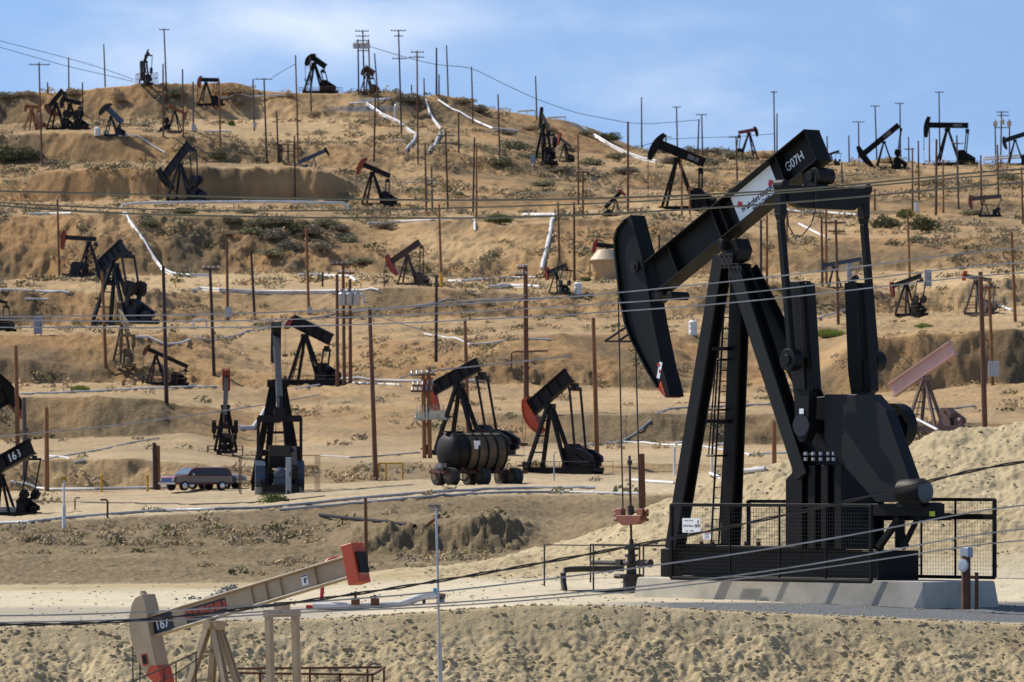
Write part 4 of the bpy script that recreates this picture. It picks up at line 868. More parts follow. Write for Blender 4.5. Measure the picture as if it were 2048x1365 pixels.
pl('tall bare pole left of the lone hilltop pump jack', (591,111), (597,327), O_)
pl('bare pole rising from the dark upper bank', (589,272), (590,403), D_)
pl('bare pole just in front of the lone hilltop pump jack', (620,114), (622.5,223), Gy)
pl('leaning bare pole right of the hilltop transformer rack', (749,107), (758,220), WOOD)
pl('dark bare pole on the slope below the hilltop transformer rack', (750.5,196), (748,323), D_)
pl('tallest hilltop pole carrying three crossarms', (797,60), (803,268), D_, [(62,781,812),(73,788,806),(118,784,814)])
pl('pole with two close crossarms right of the tallest hilltop pole', (834,102), (836,328), WOOD, [(105,821,848),(115,818,849)])
pl('very short thin pole behind the hilltop scrub', (823,170), (824,196), Gy, d=1030)
pl('short pole on the hilltop between crossarm pole and tall bare pair', (848,157), (849,192), WOOD)
pl('thick dark bare pole, left of the tall pair on the crest', (873,96), (873,190), D_, r=.18)
pl('short pole hugging the thick bare crest pole', (878,149), (878,194), Gy)
pl('tall bare pole, right of the tall pair on the crest', (893,91), (897,190), WOOD)
pl('bare pole on the falling crest holding a sagging wire', (943,134), (946,247), WOOD)
pl('bare pole lower down the falling crest by the silver pipe', (996,189), (1000,327), WOOD)
pl('grey-brown bare pole beside the silver hill pipes', (917,226), (917.5,306), Gy)
pl('pole with two crossarms in the middle of the slope below the crest', (891,262), (896,420), D_, [(272,875,910),(287,874,911)])
pl('brown bare pole left of the small low crossarm pole, mid slope', (850,287), (853,427), WOOD)
pl('low pole with a small crossarm, mid slope', (863,335), (865,427), Gy, [(362,848,873)])
pl('dark pole with orange twin beside it above the scrub bench', (949,275), (946,426), D_)
pl('orange-brown twin pole above the scrub bench', (953,290), (953,435), O_)
pl('orange-brown bare pole on the pale dirt below the brush bank', (612,452), (618,628), O_, box=(621,.7))
pl('dark bare pole left of the orange-brown pole on the pale dirt', (502,501), (510,641), D_)
pl('bare pole with a small grey box near its foot on the left bench', (453.6,483), (455.6,644), WOOD, box=(625,1.0))
pl('orange-brown pole with a yellow foot beside the rusty pump jack', (878,409), (883,575), O_, guard=True)
pl('dark bare pole left of the thick pole, above the orange pump head', (873,551), (872,724), D_)
pl('brown bare pole right of the end-on pump jack, on the grassy slope', (739,619), (752,960), WOOD, r=.15)
pl('brown bare pole standing behind the tank trailer', (930,640), (937,868), O_, d=372)
pl('thick dark pole with two small crossarms behind the orange-headed pump', (1051,530), (1053,893), WOOD, [(537,1035,1054),(551,1030,1054)], r=.2, d=386)
pl('bare pole beside the top of the slanting white pipe', (1116,405), (1119,521), WOOD)
pl('dark bare pole right of the slanting white pipe', (1148,405), (1149,563), D_)
pl('orange-brown bare pole between the orange-headed pump and the huge pump', (1186.5,636), (1195,936), O_)
pl('dark pole with one crossarm on the left slope', (420,537), (428.6,750), D_, [(539,405,440)])
pl('bare pole at the foot of the big silver downhill pipe', (326.5,532), (333.6,807), D_)
pl('orange-brown bare pole in front of the blue-black pump jack', (204,543), (212,736), O_)
pl('brown bare pole left of the small old pump jack', (115,400), (119,557), WOOD)
pl('brown pole behind the red-tipped head at the left edge', (31.7,692), (36,929), O_, d=345)
pl('grey-brown pole just right of the red-tipped head', (48,795), (50,957), Gy)
pl('brown bare pole right of the hanging bridle at the left edge', (93,815), (94,983), O_)
pl('dark short post, left of a close pair by the car', (308.5,886), (311,980), D_, cat='post', nm='wooden_post')
pl('orange-brown short post, right of a close pair by the car', (316,892), (316.5,979.5), O_, cat='post', nm='wooden_post')
pl('bare pole at the right edge above the pale bench', (2023,465), (2031,644), O_)
pl('thick dark brown pole rising behind the right mound', (1961,544), (1971,880), WOOD, r=.2, d=372)
pl('orange-brown pole with a crossarm and small grey box on the right bank', (1978,562), (1985.5,770), O_, [(576,1964,1999)], box=(738,1.2))
pl('bare pole in front of the dark green bushes on the right', (1815,421), (1820,563), O_)
pl('brown pole, left of a pair behind the huge pitman arms', (1643,433), (1645,573), WOOD)
pl('brown pole, right of a pair behind the huge pitman arms', (1652,420), (1653,569), O_)
pl('pole with two crossarms behind the huge far crank', (1671.5,440), (1677,649), WOOD, [(446,1646,1692),(463,1656,1690)])
pl('tall pole with a tiny crossarm left of the huge beam top', (1547.6,183), (1549.5,308), Gy, [(185,1541,1554)])
pl('bare pole touching the tall tiny-armed pole by the huge beam', (1554,227), (1554,305), Gy)
pl('short bare pole right of the huge beam end on the ridge', (1654,272), (1655,318), Gy)
pl('short bare pole alone on the right skyline', (1697.5,271), (1698.5,326), Gy)
pl('reddish crossarm pole left of the tail-high skyline pump', (1717,244), (1718,324), WOOD, [(244.5,1705,1729)])
pl('leaning crossarm pole behind the beam of the tail-high skyline pump', (1750,212), (1753.7,316), Gy, [(213,1741,1759)])
pl('crossarm pole above the tail of the tail-high skyline pump', (1800,207), (1801,316), Gy, [(207.5,1790,1808)])
pl('tallest right crossarm pole behind the level-beam skyline pump', (1878,184), (1880,328), Gy, [(185,1870,1888)])
pl('bare pole behind the head of the level-beam skyline pump', (1858.6,252), (1859,328), WOOD)
pl('short pole between the two right skyline pumps', (1817,274), (1818,318), Gy)
pl('brown pole with a small crossarm below the tail-high skyline pump', (1825,297), (1825,422), WOOD, [(299,1809,1828)])
pl('brown bare pole right of the small-armed pole below the skyline pumps', (1836.6,282), (1838,401), WOOD)
pl('thick brown bare pole left of the level-beam skyline pump legs', (1873,279), (1872,431), WOOD, r=.2)
pl('thin brown pole right of the thick brown one on the right slope', (1886,320), (1887,426), O_)
pl('pole with a crossarm under the level-beam skyline pump', (1913.5,271), (1917.5,418), Gy, [(288,1903,1927)])
pl('bare pole below the weights of the level-beam skyline pump', (1961.6,311), (1963,409), WOOD)
pl('bare pole below the far transformer rack at the right', (1995,290), (1997,392), WOOD)
pl('dark pole cut by the right edge below the skyline', (2043,335), (2046,449), WOOD)
pl('bare pole right of the huge equalizer bar', (1749.7,378), (1750,422), WOOD)
pl('bare pole on the ridge slope right of the huge beam end', (1683,325), (1684.6,368), Gy)
pl('thin tall bare pole left of the tall end-on pump', (1071,153), (1074,240), Gy)
pl('grey bare pole with step bolts on the right falling crest', (1283,195), (1283.5,292), Gy)
pl('thick brown pole holding the sagging skyline wires', (1256,244), (1256,424), WOOD, r=.19)
pl('bare brown pole on the slope right of the end-on red-headed pump', (1156,269), (1157,410), WOOD)
pl('low pole with a pale insulator crossarm on the slope', (1166,347), (1166,435), WOOD, [(345,1153,1182)])
pl('tall crossarm pole above the big lifted-head pump', (1353,214), (1355,305), Gy, [(215,1345,1361)])
pl('short crossarm pole peeking over the ridge by the lifted head', (1332,274), (1332,300), Gy, [(275,1322,1343)])
pl('crossarm pole above the tail of the big lifted-head pump', (1403.5,229), (1405,307), Gy, [(230,1392,1414)])
pl('bare pole left of the crossarm pole above the lifted-head pump tail', (1398,239), (1395,318), D_)
pl('pole with crossarm left of the red-beamed ridge pump', (1472,274), (1475,370), WOOD, [(275,1457,1476)])
pl('bare pole between the legs of the big lifted-head pump', (1363,318), (1364,431), O_)
pl('short bare pole right of the legs of the big lifted-head pump', (1379,375), (1380,429), O_)
pl('bare pole just right of the huge horse head', (1318,469), (1319,508), D_)
pl('bare pole seen through the top of the huge legs', (1522,440), (1522,578), D_)
pl('orange-brown bare pole seen through the huge legs, right one', (1534,430), (1534,572), O_)
pl('short bare pole beside the huge near pitman arm', (1574,420), (1574,484), O_)
pl('short brown post beyond the mound, seen through the huge legs', (1548,843), (1549,935), O_, cat='post', nm='wooden_post', d=318)
pl('thick rusty post right of the orange carrier bar', (1283,908), (1285,1000), mat('rust_brown_casing', (.13,.055,.025), .8, col2=(.08,.035,.02), scale=2), cat='post', nm='steel_post', r=.15, d=200)
pl('dark little stake on the pale dirt beside the white pipe', (645,545), (645,574), D_, cat='post', nm='wooden_post', r=.12)
pl('rusty post with a grey conduit behind the orange tail weight', (731,996), (733,1150), mat('rust_brown_casing', (.13,.055,.025), .8), cat='post', nm='steel_post', r=.07, d=182)
# racks: several poles joined by arms, carrying transformers, are one thing
def rack(label, poles, arms, cans, m=WOOD, r=.15, canr=.35):
    ub = sum(p[2] for p in poles)/len(poles); base, d = G(ub, poles[0][3]); s = d/F; rt = empty('transformer_rack', base); tag(rt, label, 'transformer rack', 'transformer racks')
    for ut, vt, u2, v2 in poles: MB().tube([Vector((P(u2, v2, d)-base))+Vector((0,0,-1.2)), P(ut, vt, d)-base], r, 8, r*.8).build('pole_shaft', m, rt)
    for v, a, b in arms: 
        am = MB().bar(P(a, v, d)-base+Vector((0,-.2,0)), P(b, v, d)-base+Vector((0,-.2,0)), .1, .14).build('crossarm', m, rt)
        for k in range(5): q = (P(a, v, d)*(1-(k+.3)/4.6)+P(b, v, d)*((k+.3)/4.6))-base; MB().lathe(q+Vector((0,-.2,.06)), q+Vector((0,-.2,.3)), [(0,.03),(.1,.03),(.1,.08),(.2,.08)], 6).build('insulator', GALV, am)
    for u, v0, v1 in cans:
        a, b = P(u, v1, d)-base+Vector((0,-.55,0)), P(u, v0, d)-base+Vector((0,-.55,0)); h = (b-a).length
        MB().lathe(a, b, [(0,canr*.9),(.05,canr),(h*.85,canr),(h*.9,canr*1.06),(h,canr*.7)], 14).cyl(b+Vector((-.12,0,0)), b+Vector((-.12,0,.3)), .06, 6).cyl(b+Vector((.12,0,0)), b+Vector((.12,0,.3)), .06, 6).build('transformer_can', GALV, rt, smooth=True)
rack('three joined poles with grey transformer cans on the hilltop', [(716,79.5,717.5,188),(725.5,61,729,189),(737,79.5,741,189)], [(63,710,738),(73,712,738.5),(82,713,739),(102,714,738)], [(712,87,98),(724,87,98),(734,87,98)], WOODD, .15, .55)
rack('three joined poles with light grey transformer cans in mid slope', [(674,549,675,771),(686,528,689,772),(700,559,701,772)], [(530,661,707),(547,675,710)], [(685,586,612),(699,586,612),(713,586,612)], WOOD, .15, .30)
rack('far triple pole with crossarms and cans near the right edge', [(1990,242,1992,328),(2003,223,2001,328),(2019,242,2019,328)], [(225,1993,2017),(232,1994,2018),(256,1990,2019)], [(1990,243,253),(2004,240,250),(2018,243,253)], WOODG, .15, .38)
def capacitor_rack():
    base, d = G(853, 958, 338); s = d/F; rt = empty('capacitor_rack', base); tag(rt, 'twin rusty poles carrying insulators and a row of pale capacitors left of the tank trailer', 'capacitor rack', 'transformer racks')
    for a in ((846,745,850,962),(857,735,861,955)): MB().tube([P(a[2],a[3],d)-base+Vector((0,0,-1)), P(a[0],a[1],d)-base], .13, 8).build('pole_shaft', WOODO, rt)
    for v, x0, x1 in ((750,820,872),(772,824,870),(783,822,868),(838,828,894)):
        am = MB().bar(P(x0,v,d)-base+Vector((0,-.2,0)), P(x1,v,d)-base+Vector((0,-.2,0)), .1, .12).build('crossarm', WOOD if v < 800 else GALV, rt)
        for k in range(5): q = P(x0+(x1-x0)*(k+.4)/5, v, d)-base+Vector((0,-.2,.05)); MB().lathe(q, q+Vector((0,0,.3)), [(0,.03),(.05,.09),(.1,.04),(.15,.09),(.2,.04),(.28,.08)], 7).build('insulator', GALV, am)
    for k in range(9): q = P(834+k*6.6, 833-k*.5, d)-base+Vector((0,-.35,0)); MB().box(q, (.15,.3,.5)).cyl(q+Vector((0,0,.25)), q+Vector((0,0,.6)), .03, 6).build('capacitor', mat('pale_green_grey', (.52,.55,.46), .5, scale=3), rt)
capacitor_rack()
def post_rack():
    base, d = G(570, 324); rt = empty('post_rack', base); tag(rt, 'low rack of dark posts and two rails on the hill', 'rack')
    for u in (559, 563, 576, 588): MB().tube([P(u,325,d)-base+Vector((0,0,-.5)), P(u,289,d)-base], .13, 7).build('post', WOODD, rt)
    for v in (290, 303): MB().bar(P(557,v,d)-base, P(591,v,d)-base, .1, .14).build('cross_rail', WOODD, rt)
post_rack()
# ------------------------------------------------------------------ pipes along the ground
PIPEG = 'pipes laid over the hillside'
def pipe(label, pts, px, m, lift=1.0, dd=None, n=1, gap=0, bands=False, post=0):
    P3 = []
    for k, q in enumerate(pts):
        u, v = q[0], q[1]; d = q[2] if len(q) > 2 else (dd if dd else gd(u, v+px*.9*lift)); P3.append((u, v, d))
    out = []
    for i in range(len(P3)-1):
        a, b = P3[i], P3[i+1]; st = max(2, int(math.hypot(a[0]-b[0], a[1]-b[1])/14))
        for k in range(st):
            f = k/st; d = a[2]+(b[2]-a[2])*f; u = a[0]+(b[0]-a[0])*f; v = a[1]+(b[1]-a[1])*f; p = P(u, v, d); out.append(p)
    out.append(P(*P3[-1]))
    if not dd:
        for p in out[1:-1]:
            g = gxy(p.x, p.y); lo = px*p.y/F*.6
            if p.z < g+lo: p.z = g+lo
            if p.z > g+.55 and len(pts[0]) < 3: p.z = p.z*.55+(g+.55)*.45
    r = px*.92*out[0].y/F
    mb = MB()
    for k in range(n):
        off = Vector((0, -(k-(n-1)/2)*gap*2.2*r*.5, (k-(n-1)/2)*gap*2.2*r)); mb.tube([p+off for p in out], r, 8)
    if bands:
        for i in range(1, len(out)):
            if i % 3 == 0: t = (out[i]-out[i-1]).normalized(); mb.cyl(out[i]-t*.12, out[i]+t*.12, r*1.16*(1 if n == 1 else 1.1), 8)
    o = mb.build('pipeline', m, smooth=True); tag(o, label, 'pipe', PIPEG)
    if post:
        for i in range(0, len(out), post):
            p = out[i]; g = gxy(p.x, p.y)
            if p.z > g: MB().bar((p.x, p.y+r, g-.4), (p.x, p.y+r, p.z), .12, .12).build('pipe_support', GPIPE, o)
    return o
pipe('long silver pipe on low supports along the upper left bench', [(236,424,752),(247,409,752),(300,406,752),(420,405,752),(530,404,752),(600,405,752),(688,407,752),(696,414,752),(698,426,752)], 3.2, SILVER, post=4)
pipe('paired silver pipes running down the big left bank', [(247,428),(258,441),(280,472),(305,512),(322,536),(345,549),(380,553),(420,553)], 2.4, SILVER, n=2, gap=1.0, bands=True)
pipe('white pipe length on the left bench edge by the brown pole', [(57,428),(100,427.5),(143,427)], 2.6, WPIPE)
pipe('long white pipe above the brush in mid hill, bent down at its end', [(735,447),(800,444),(860,440),(910,438),(948,437),(949.5,446),(950,462)], 2.6, WPIPE)
pipe('white pipe turned from level to a steep slant, by the cluttered pump', [(1047,430),(1075,430),(1108,430),(1105,440),(1101,462),(1096,485),(1090,512),(1084,537)], 3.8, WPIPE)
pipe('white pipe along the ground at the far left bench', [(0,580),(60,582),(138,586)], 3.2, WPIPE)
pipe('short white pipe below the longer one at the far left bench', [(50,598),(98,599)], 2.2, WPIPE)
pipe('white double pipe across the pale dirt left of the mid transformer rack', [(385,582),(400,578),(440,581),(520,585),(600,585),(700,583),(757,583)], 2.4, WPIPE, n=2, gap=.9, bands=True)
pipe('white pipe on the dirt above the mid transformer rack', [(597,550),(650,551),(700,553),(712,562)], 3.0, WPIPE)
pipe('white pipe along the foot of the cut bank beside the rusty pump', [(898,562),(925,562),(960,559),(1025,556),(1080,555)], 3.0, WPIPE)
pipe('white pipe ending at the cluttered pump, lower of two', [(978,576),(1020,573),(1080,576)], 3.2, WPIPE, n=2, gap=.7)
pipe('white pipe stepping down beside the mustard pump jack', [(268,674),(297,674),(330,690),(345,688),(425,682)], 2.8, WPIPE)
pipe('grey pipe crossing the middle slope up to the mid poles', [(425,681),(480,669),(540,655),(620,637),(700,625),(760,619),(850,610),(940,603),(1040,598),(1120,596)], 2.0, GPIPE)
pipe('white pipe along the left slope below the orange grass', [(0,789),(60,788),(110,786),(200,782),(270,778),(350,775),(433,773)], 2.4, WPIPE)
pipe('white pipe running behind the tank trailer poles', [(640,755),(690,758),(760,761),(860,763),(965,761)], 3.0, WPIPE)
pipe('silver pipe rising to the pump behind the end-on pump', [(592,778),(640,770),(680,765),(720,767),(800,770)], 2.6, SILVER)
pipe('white pipe along the road in front of the car', [(20,964),(45,968),(70,976),(100,979),(190,978),(300,976),(331,975)], 3.2, WPIPE)
pipe('long grey pipe along the edge of the car bench', [(0,1046),(60,1044),(130,1036),(240,1027),(330,1021),(430,1018),(520,1016),(620,1007),(700,998),(780,991),(860,985),(950,980),(1050,976),(1190,976)], 3.4, GPIPE, bands=True)
pipe('second grey pipe below the tank trailer along the bench edge', [(560,1020),(640,1013),(720,1005),(800,998),(900,991),(1000,985),(1100,984),(1200,986),(1290,988)], 2.8, GPIPE, bands=True)
pipe('thin dark hose lying on the bench behind the long grey pipe', [(20,1000),(120,1004),(240,1006),(380,1009),(500,1006),(580,1000),(650,992)], 1.3, DPIPE)
pipe('silver pipe climbing left of the end-on pump jack', [(478,857),(505,857),(520,838),(534,816),(546,796)], 3.2, WPIPE, n=2, gap=.8)
pipe('silver pipe dropping right of the pink pump jack', [(1752,797,384),(1800,822,376),(1840,842,370),(1875,860,364)], 2.8, SILVER, bands=True)
pipe('white pipe on the road left of the huge legs', [(1262,960),(1300,963),(1348,966)], 3.2, WPIPE)
pipe('white pipe on the road seen between the huge legs', [(1420,947),(1470,945),(1530,938)], 3.4, WPIPE)
pipe('white riser pipe bent over at the top beside the huge front leg', [(1349,966,316),(1349,898,316),(1350,889,316),(1356,886,316),(1378,886,316)], 3.0, WPIPE)
pipe('white riser pipe bent over at the top between the huge legs', [(1424,955,316),(1424,900,316),(1426,892,316),(1434,890,316),(1462,888,316)], 2.8, WPIPE)
pipe('silver pipe climbing the slope left of the huge front leg', [(1246,882),(1270,868),(1300,843),(1338,818),(1390,814),(1470,812),(1560,808)], 2.3, GPIPE)
pipe('silver pipe along the track beyond the orange carrier bar', [(1170,890),(1246,884),(1330,890),(1400,892),(1500,910),(1585,905)], 2.3, SILVER)
pipe('bright white pipe along the ridge behind the level red-headed pump', [(392,193,985),(445,190,985),(520,188,985),(572,187.5,985)], 2.2, WPIPE)
pipe('bright white pipe just below the ridge pipe', [(440,196),(500,193.5),(586,190)], 1.6, WPIPE)
pipe('white pipe on the hilltop under the transformer rack', [(700,207),(720,206),(735,204.5),(780,197)], 2.2, WPIPE)
pipe('white pipe laid below the hilltop transformer rack', [(712,203),(745,199),(780,197.5)], 1.8, SILVER)
pipe('wide bundle of silver pipes running down the hilltop slope', [(733,208),(745,216),(765,230),(790,241),(806,252),(832,271)], 2.0, SILVER, n=2, gap=1.0, bands=True)
pipe('silver pipes turning down left at the foot of the hilltop bundle', [(832,272),(829,282),(820,292),(812,302)], 2.2, SILVER, n=2, gap=1)
pipe('silver pipe bending down the slope under the tall crest poles', [(852,200),(858,222),(866,238),(880,256),(888,268)], 2.0, SILVER, n=2, gap=.8)
pipe('silver pipes turning left below the white vent post', [(880,268),(874,280),(868,295),(857,305)], 2.0, SILVER, n=2, gap=.9)
pipe('silver pipe following the falling crest to the bare poles', [(876,200),(905,219),(935,234),(955,244),(985,257),(1035,262)], 2.4, SILVER, bands=True)
pipe('white pipe on trestles at the falling crest, left one', [(1036,223,1000),(1070,221,1000)], 2.0, WPIPE, post=1)
pipe('white pipe on trestles at the falling crest, right one', [(1093,236,985),(1131,234,985)], 2.0, WPIPE, post=1)
pipe('paired silver pipes sweeping down the right hillside', [(1140,248),(1160,254),(1190,272),(1220,290),(1250,306),(1285,318),(1312,324)], 2.0, SILVER, n=2, gap=1.0, bands=True)
pipe('white pipe in front of the red-headed pump below the hilltop', [(735,360),(770,363),(810,365),(850,366),(872,366)], 1.6, WPIPE)
pipe('grey pipe across the slope to the low white elbow', [(772,328,880),(776,322,880),(800,319,882),(838,315,884)], 1.8, SILVER)
pipe('white slanting pipe on the slope behind the huge hose', [(1598,448),(1625,462),(1657,478)], 2.6, WPIPE)
pipe('white pipe under the huge equalizer bar', [(1570,420),(1600,424),(1650,425),(1712,430)], 2.6, WPIPE)
pipe('white pipes on the right skyline beside the transformer poles', [(1968,318,1002),(1990,316,1002),(2048,313,1002),(2110,311,1002)], 2.0, WPIPE, n=2, gap=1.1, post=3)
pipe('grey pipe slanting down from the two plastic tanks', [(237,272),(275,272),(300,288),(330,306)], 1.6, SILVER)
pipe('white pipe length on the hill right of the reddish pole', [(408,263),(435,263),(463,264)], 1.8, WPIPE)
pipe('white goalpost pipe over the left bench', [(387,682,516),(387,644,516),(390,640,516),(410,640,516),(413,644,516),(413,680,516)], 2.2, WPIPE)
pipe('grey pipe on the lower slope left of the car', [(85,922),(140,910),(200,900),(260,886),(318,876)], 1.8, GPIPE)
pipe('grey pipe on the slope above the car', [(98,912),(150,925),(172,922)], 2.2, SILVER)
pipe('silver pipe along the foot of the bank right of the pole', [(640,912),(700,915),(760,912),(840,905)], 1.6, GPIPE)
pipe('grey pipe across the bench between thick pole and huge head', [(850,668),(940,690),(1000,684),(1060,678),(1102,680)], 2.0, SILVER)
pipe('black plastic pipe lying in the dry gully', [(640,1030),(700,1037),(760,1043),(830,1052)], 3.6, mat('black_poly_pipe', (.008,.008,.009), .6, scale=2, spec=.15))
pipe('rusty stub pipe poking out of the dry gully', [(852,1052,236),(878,1032,235)], 4.0, RUST)
pipe('grey pipe across the right bank behind the mound', [(1680,822),(1760,818),(1900,818),(1950,812)], 1.8, GPIPE)
pipe('slanting grey pipe between the huge cranks', [(1596,648),(1640,636),(1695,618)], 2.2, GPIPE)
pipe('white pipe on the bench beside the small right pump', [(1984,610),(2005,614),(2024,621)], 2.6, SILVER)
pipe('brown bent pipe over the bank behind the thick pole', [(1023,738,430),(1023,708,430),(1028,704,430),(1060,703,430),(1096,702,430)], 2.0, RUST)
pipe('white vent pipe standing on the hill slope', [(888,270,965),(888,225,965)], 2.2, WPIPE)
# ------------------------------------------------------------------ silver line, valves and red riser by the near road
def near_line():
    d = gd(700, 1219)+.15; mb = MB(); pts = [P(628,1212,d), P(690,1213,d-.3), P(760,1212,d-.3), P(800,1210,d-.2), P(815,1205,d-.2), P(838,1196,d), P(850,1193,d), P(868,1192,d+.2)]
    o = mb.tube(pts, .098, 12).build('flow_line', WPIPE, smooth=True); tag(o, 'thick silver-white pipe with valves beside the near gravel road', 'pipe')
    for u, v, h in ((711,1207,20),(750,1208,14)):
        q = P(u, v, d-.5); vv = MB().box(q+Vector((0,0,.05)), (.22,.2,.18)).cyl(q, q+Vector((0,0,h*.013+.05)), .035, 8).bar(q+Vector((-.13,0,h*.013)), q+Vector((.13,0,h*.013)), .04, .04); vv.build('gate_valve', RUST, o)
    q = P(848,1202,d); MB().box(q+Vector((0,0,-.05)), (.08,.1,.34)).box(P(850,1217,d)+Vector((0,0,-.06)), (.9,.3,.1)).build('pipe_support', DPIPE, o)
    b = MB().cyl(P(867,1192,d+.2), P(894,1194,DW-1.0), .085, 9).build('union_coupling', RUST, o)
    bx = empty('blue_box', P(871,1185,d+.2)); tag(bx, 'bright blue instrument box on the end of the silver-white pipe', 'instrument box'); MB().box((0,0,.02), (.12,.12,.17)).box((0,-.065,.02), (.09,.01,.13)).build('box_shell', BLUEB, bx, bevel=.008); MB().cyl((0,0,-.12), (0,0,-.05), .03, 8).build('box_stem', GALV, bx)
    rp = MB(); d2 = d; c = [P(612,1214,d2), P(628,1214,d2), P(637,1210,d2), P(643,1202,d2), P(644.5,1180,d2), P(645,1150,d2), P(648,1132,d2), P(656,1121,d2), P(668,1117.5,d2), P(692,1117.5,d2)]
    r_ = rp.tube(c, .052, 10).build('riser_pipe', HOSE, smooth=True); tag(r_, 'bent bright red riser pipe behind the tan beam', 'pipe')
near_line()
# ------------------------------------------------------------------ vehicles
def car(label, uv, d, yaw, c1, c2, ln, wd, prof, glass, wheels, flip=1, nm='parked_car', front=True):
    o, _ = G(uv[0], uv[1], d); rt = empty(nm, o, yaw); rt.scale = (.8,.8,.8); tag(rt, label, 'car', 'old cars parked by the end-on pump')
    hw = wd/2
    lo = [p for p in prof if True]
    b = MB(); n = len(prof)
    # body shell: side profile swept with tumblehome
    def yw(z): return hw*(1.0 if z < .95 else 1.0-(z-.95)*.30)*(1 if z > .45 else .96)
    vs = [Vector((x, -yw(z), z)) for x, z in prof]+[Vector((x, yw(z), z)) for x, z in prof]
    b.add(vs, [tuple(range(n)), tuple(range(2*n-1, n-1, -1))]+[(i, n+i, n+(i+1) % n, (i+1) % n) for i in range(n)])
    body = b.build('body', c1, rt, bevel=.03)
    for sy in (-1, 1):
        bd = MB()
        for (x0, z0, x1, z1) in c2[1]: bd.box(((x0+x1)/2, sy*(hw+.004), (z0+z1)/2), (x1-x0, .012, z1-z0))
        bd.build('side_panel', c2[0], body)
        for g in glass:
            gp = MB(); m = len(g); vs = [Vector((x, sy*(yw(z)+.008), z)) for x, z in g]; vs += [v-Vector((0, sy*.02, 0)) for v in vs]
            gp.add(vs, [tuple(range(m)), tuple(range(2*m-1, m-1, -1))]+[(i, m+i, m+(i+1) % m, (i+1) % m) for i in range(m)]); gp.build('side_window', GLASS, body)
    for x in wheels:
        for sy in (-1, 1):
            w = MB().lathe((x, sy*(hw-.2), .34), (x, sy*(hw+.03), .34), [(0,.2),(0,.34),(.2,.34),(.23,.3),(.23,.2)], 20).build('wheel', RUBBER, rt)
            MB().lathe((x, sy*(hw+.0), .34), (x, sy*(hw+.045), .34), [(0,.2),(.035,.2),(.045,.08)], 14).build('hub_cap', CHROME, w)
    return rt, body, hw, yw
def maroon():
    # local +x is the front
    prof = [(-2.5,.42),(2.32,.42),(2.4,.55),(2.4,.9),(2.3,1.0),(1.25,1.08),(.72,1.52),(.5,1.60),(-2.1,1.60),(-2.4,1.45),(-2.5,.95)]
    rt, b, hw, yw = car('old two-tone maroon and taupe car with a chrome-blue grille facing left', (392,979), 315.5, R(180+38), MAROON, (TAUPE, [(-2.45,.58,2.25,1.0)]), 4.2, 1.75, prof,
        [[(.58,1.1),(.95,1.1),(.6,1.46),(.35,1.50),(.2,1.1)],[(.1,1.1),(.22,1.5),(-.75,1.5),(-.75,1.1)],[(-.85,1.1),(-.85,1.5),(-2.05,1.48),(-2.2,1.1)]], (1.55,-1.6))
    MB().box((2.42,0,.72), (.03,1.5,.26)).build('grille', mat('blue_chrome', (.07,.11,.26), .2, .6), b)
    MB().bar((2.46,-.95,.5), (2.46,.95,.5), .12, .14).build('bumper', CHROME, b)
    for sy in (-1, 1): MB().cyl((2.40,sy*.74,.76), (2.45,sy*.74,.76), .11, 12).build('headlight', CHROME, b)
    m = 4; vs = [Vector((1.21,-.80,1.115)), Vector((1.21,.80,1.115)), Vector((.73,.68,1.535)), Vector((.73,-.68,1.535))]; o = Vector((.03,0,.02)); MB().add([v+o for v in vs], [(0,1,2,3)]).build('windscreen', GLASSB, b)
    for sy in (-1,1): MB().box((.95,sy*1.02,1.12), (.08,.2,.14)).build('wing_mirror', CHROME, b)
maroon()
def greycar():
    prof = [(-2.2,.45),(2.0,.45),(2.08,.6),(2.06,.86),(1.9,.98),(.95,1.05),(.45,1.50),(.2,1.56),(-.75,1.56),(-.98,1.0),(-2.2,.98)]
    rt, b, hw, yw = car('weathered blue-grey pickup facing right, mostly behind the maroon car', (430,980), 318.6, R(-24), CARGR, (CARGR, [(-.6,.55,.6,.95)]), 4.3, 1.75, prof,
        [[(-.72,1.05),(.75,1.05),(.4,1.44),(-.66,1.46)]], (1.25,-1.35), nm='pickup_truck')
    vs = [Vector((.93,-.74,1.08)), Vector((.93,.74,1.08)), Vector((.47,.62,1.49)), Vector((.47,-.62,1.49))]; MB().add([v+Vector((.03,0,.02)) for v in vs], [(0,1,2,3)]).build('windscreen', GLASSB, b)
    MB().bar((2.1,-.88,.55), (2.1,.88,.55), .1, .14).build('bumper', CHROME, b)
    for sy in (-1,1): MB().cyl((2.05,sy*.66,.78), (2.10,sy*.66,.78), .1, 12).build('headlight', CHROME, b)
greycar()
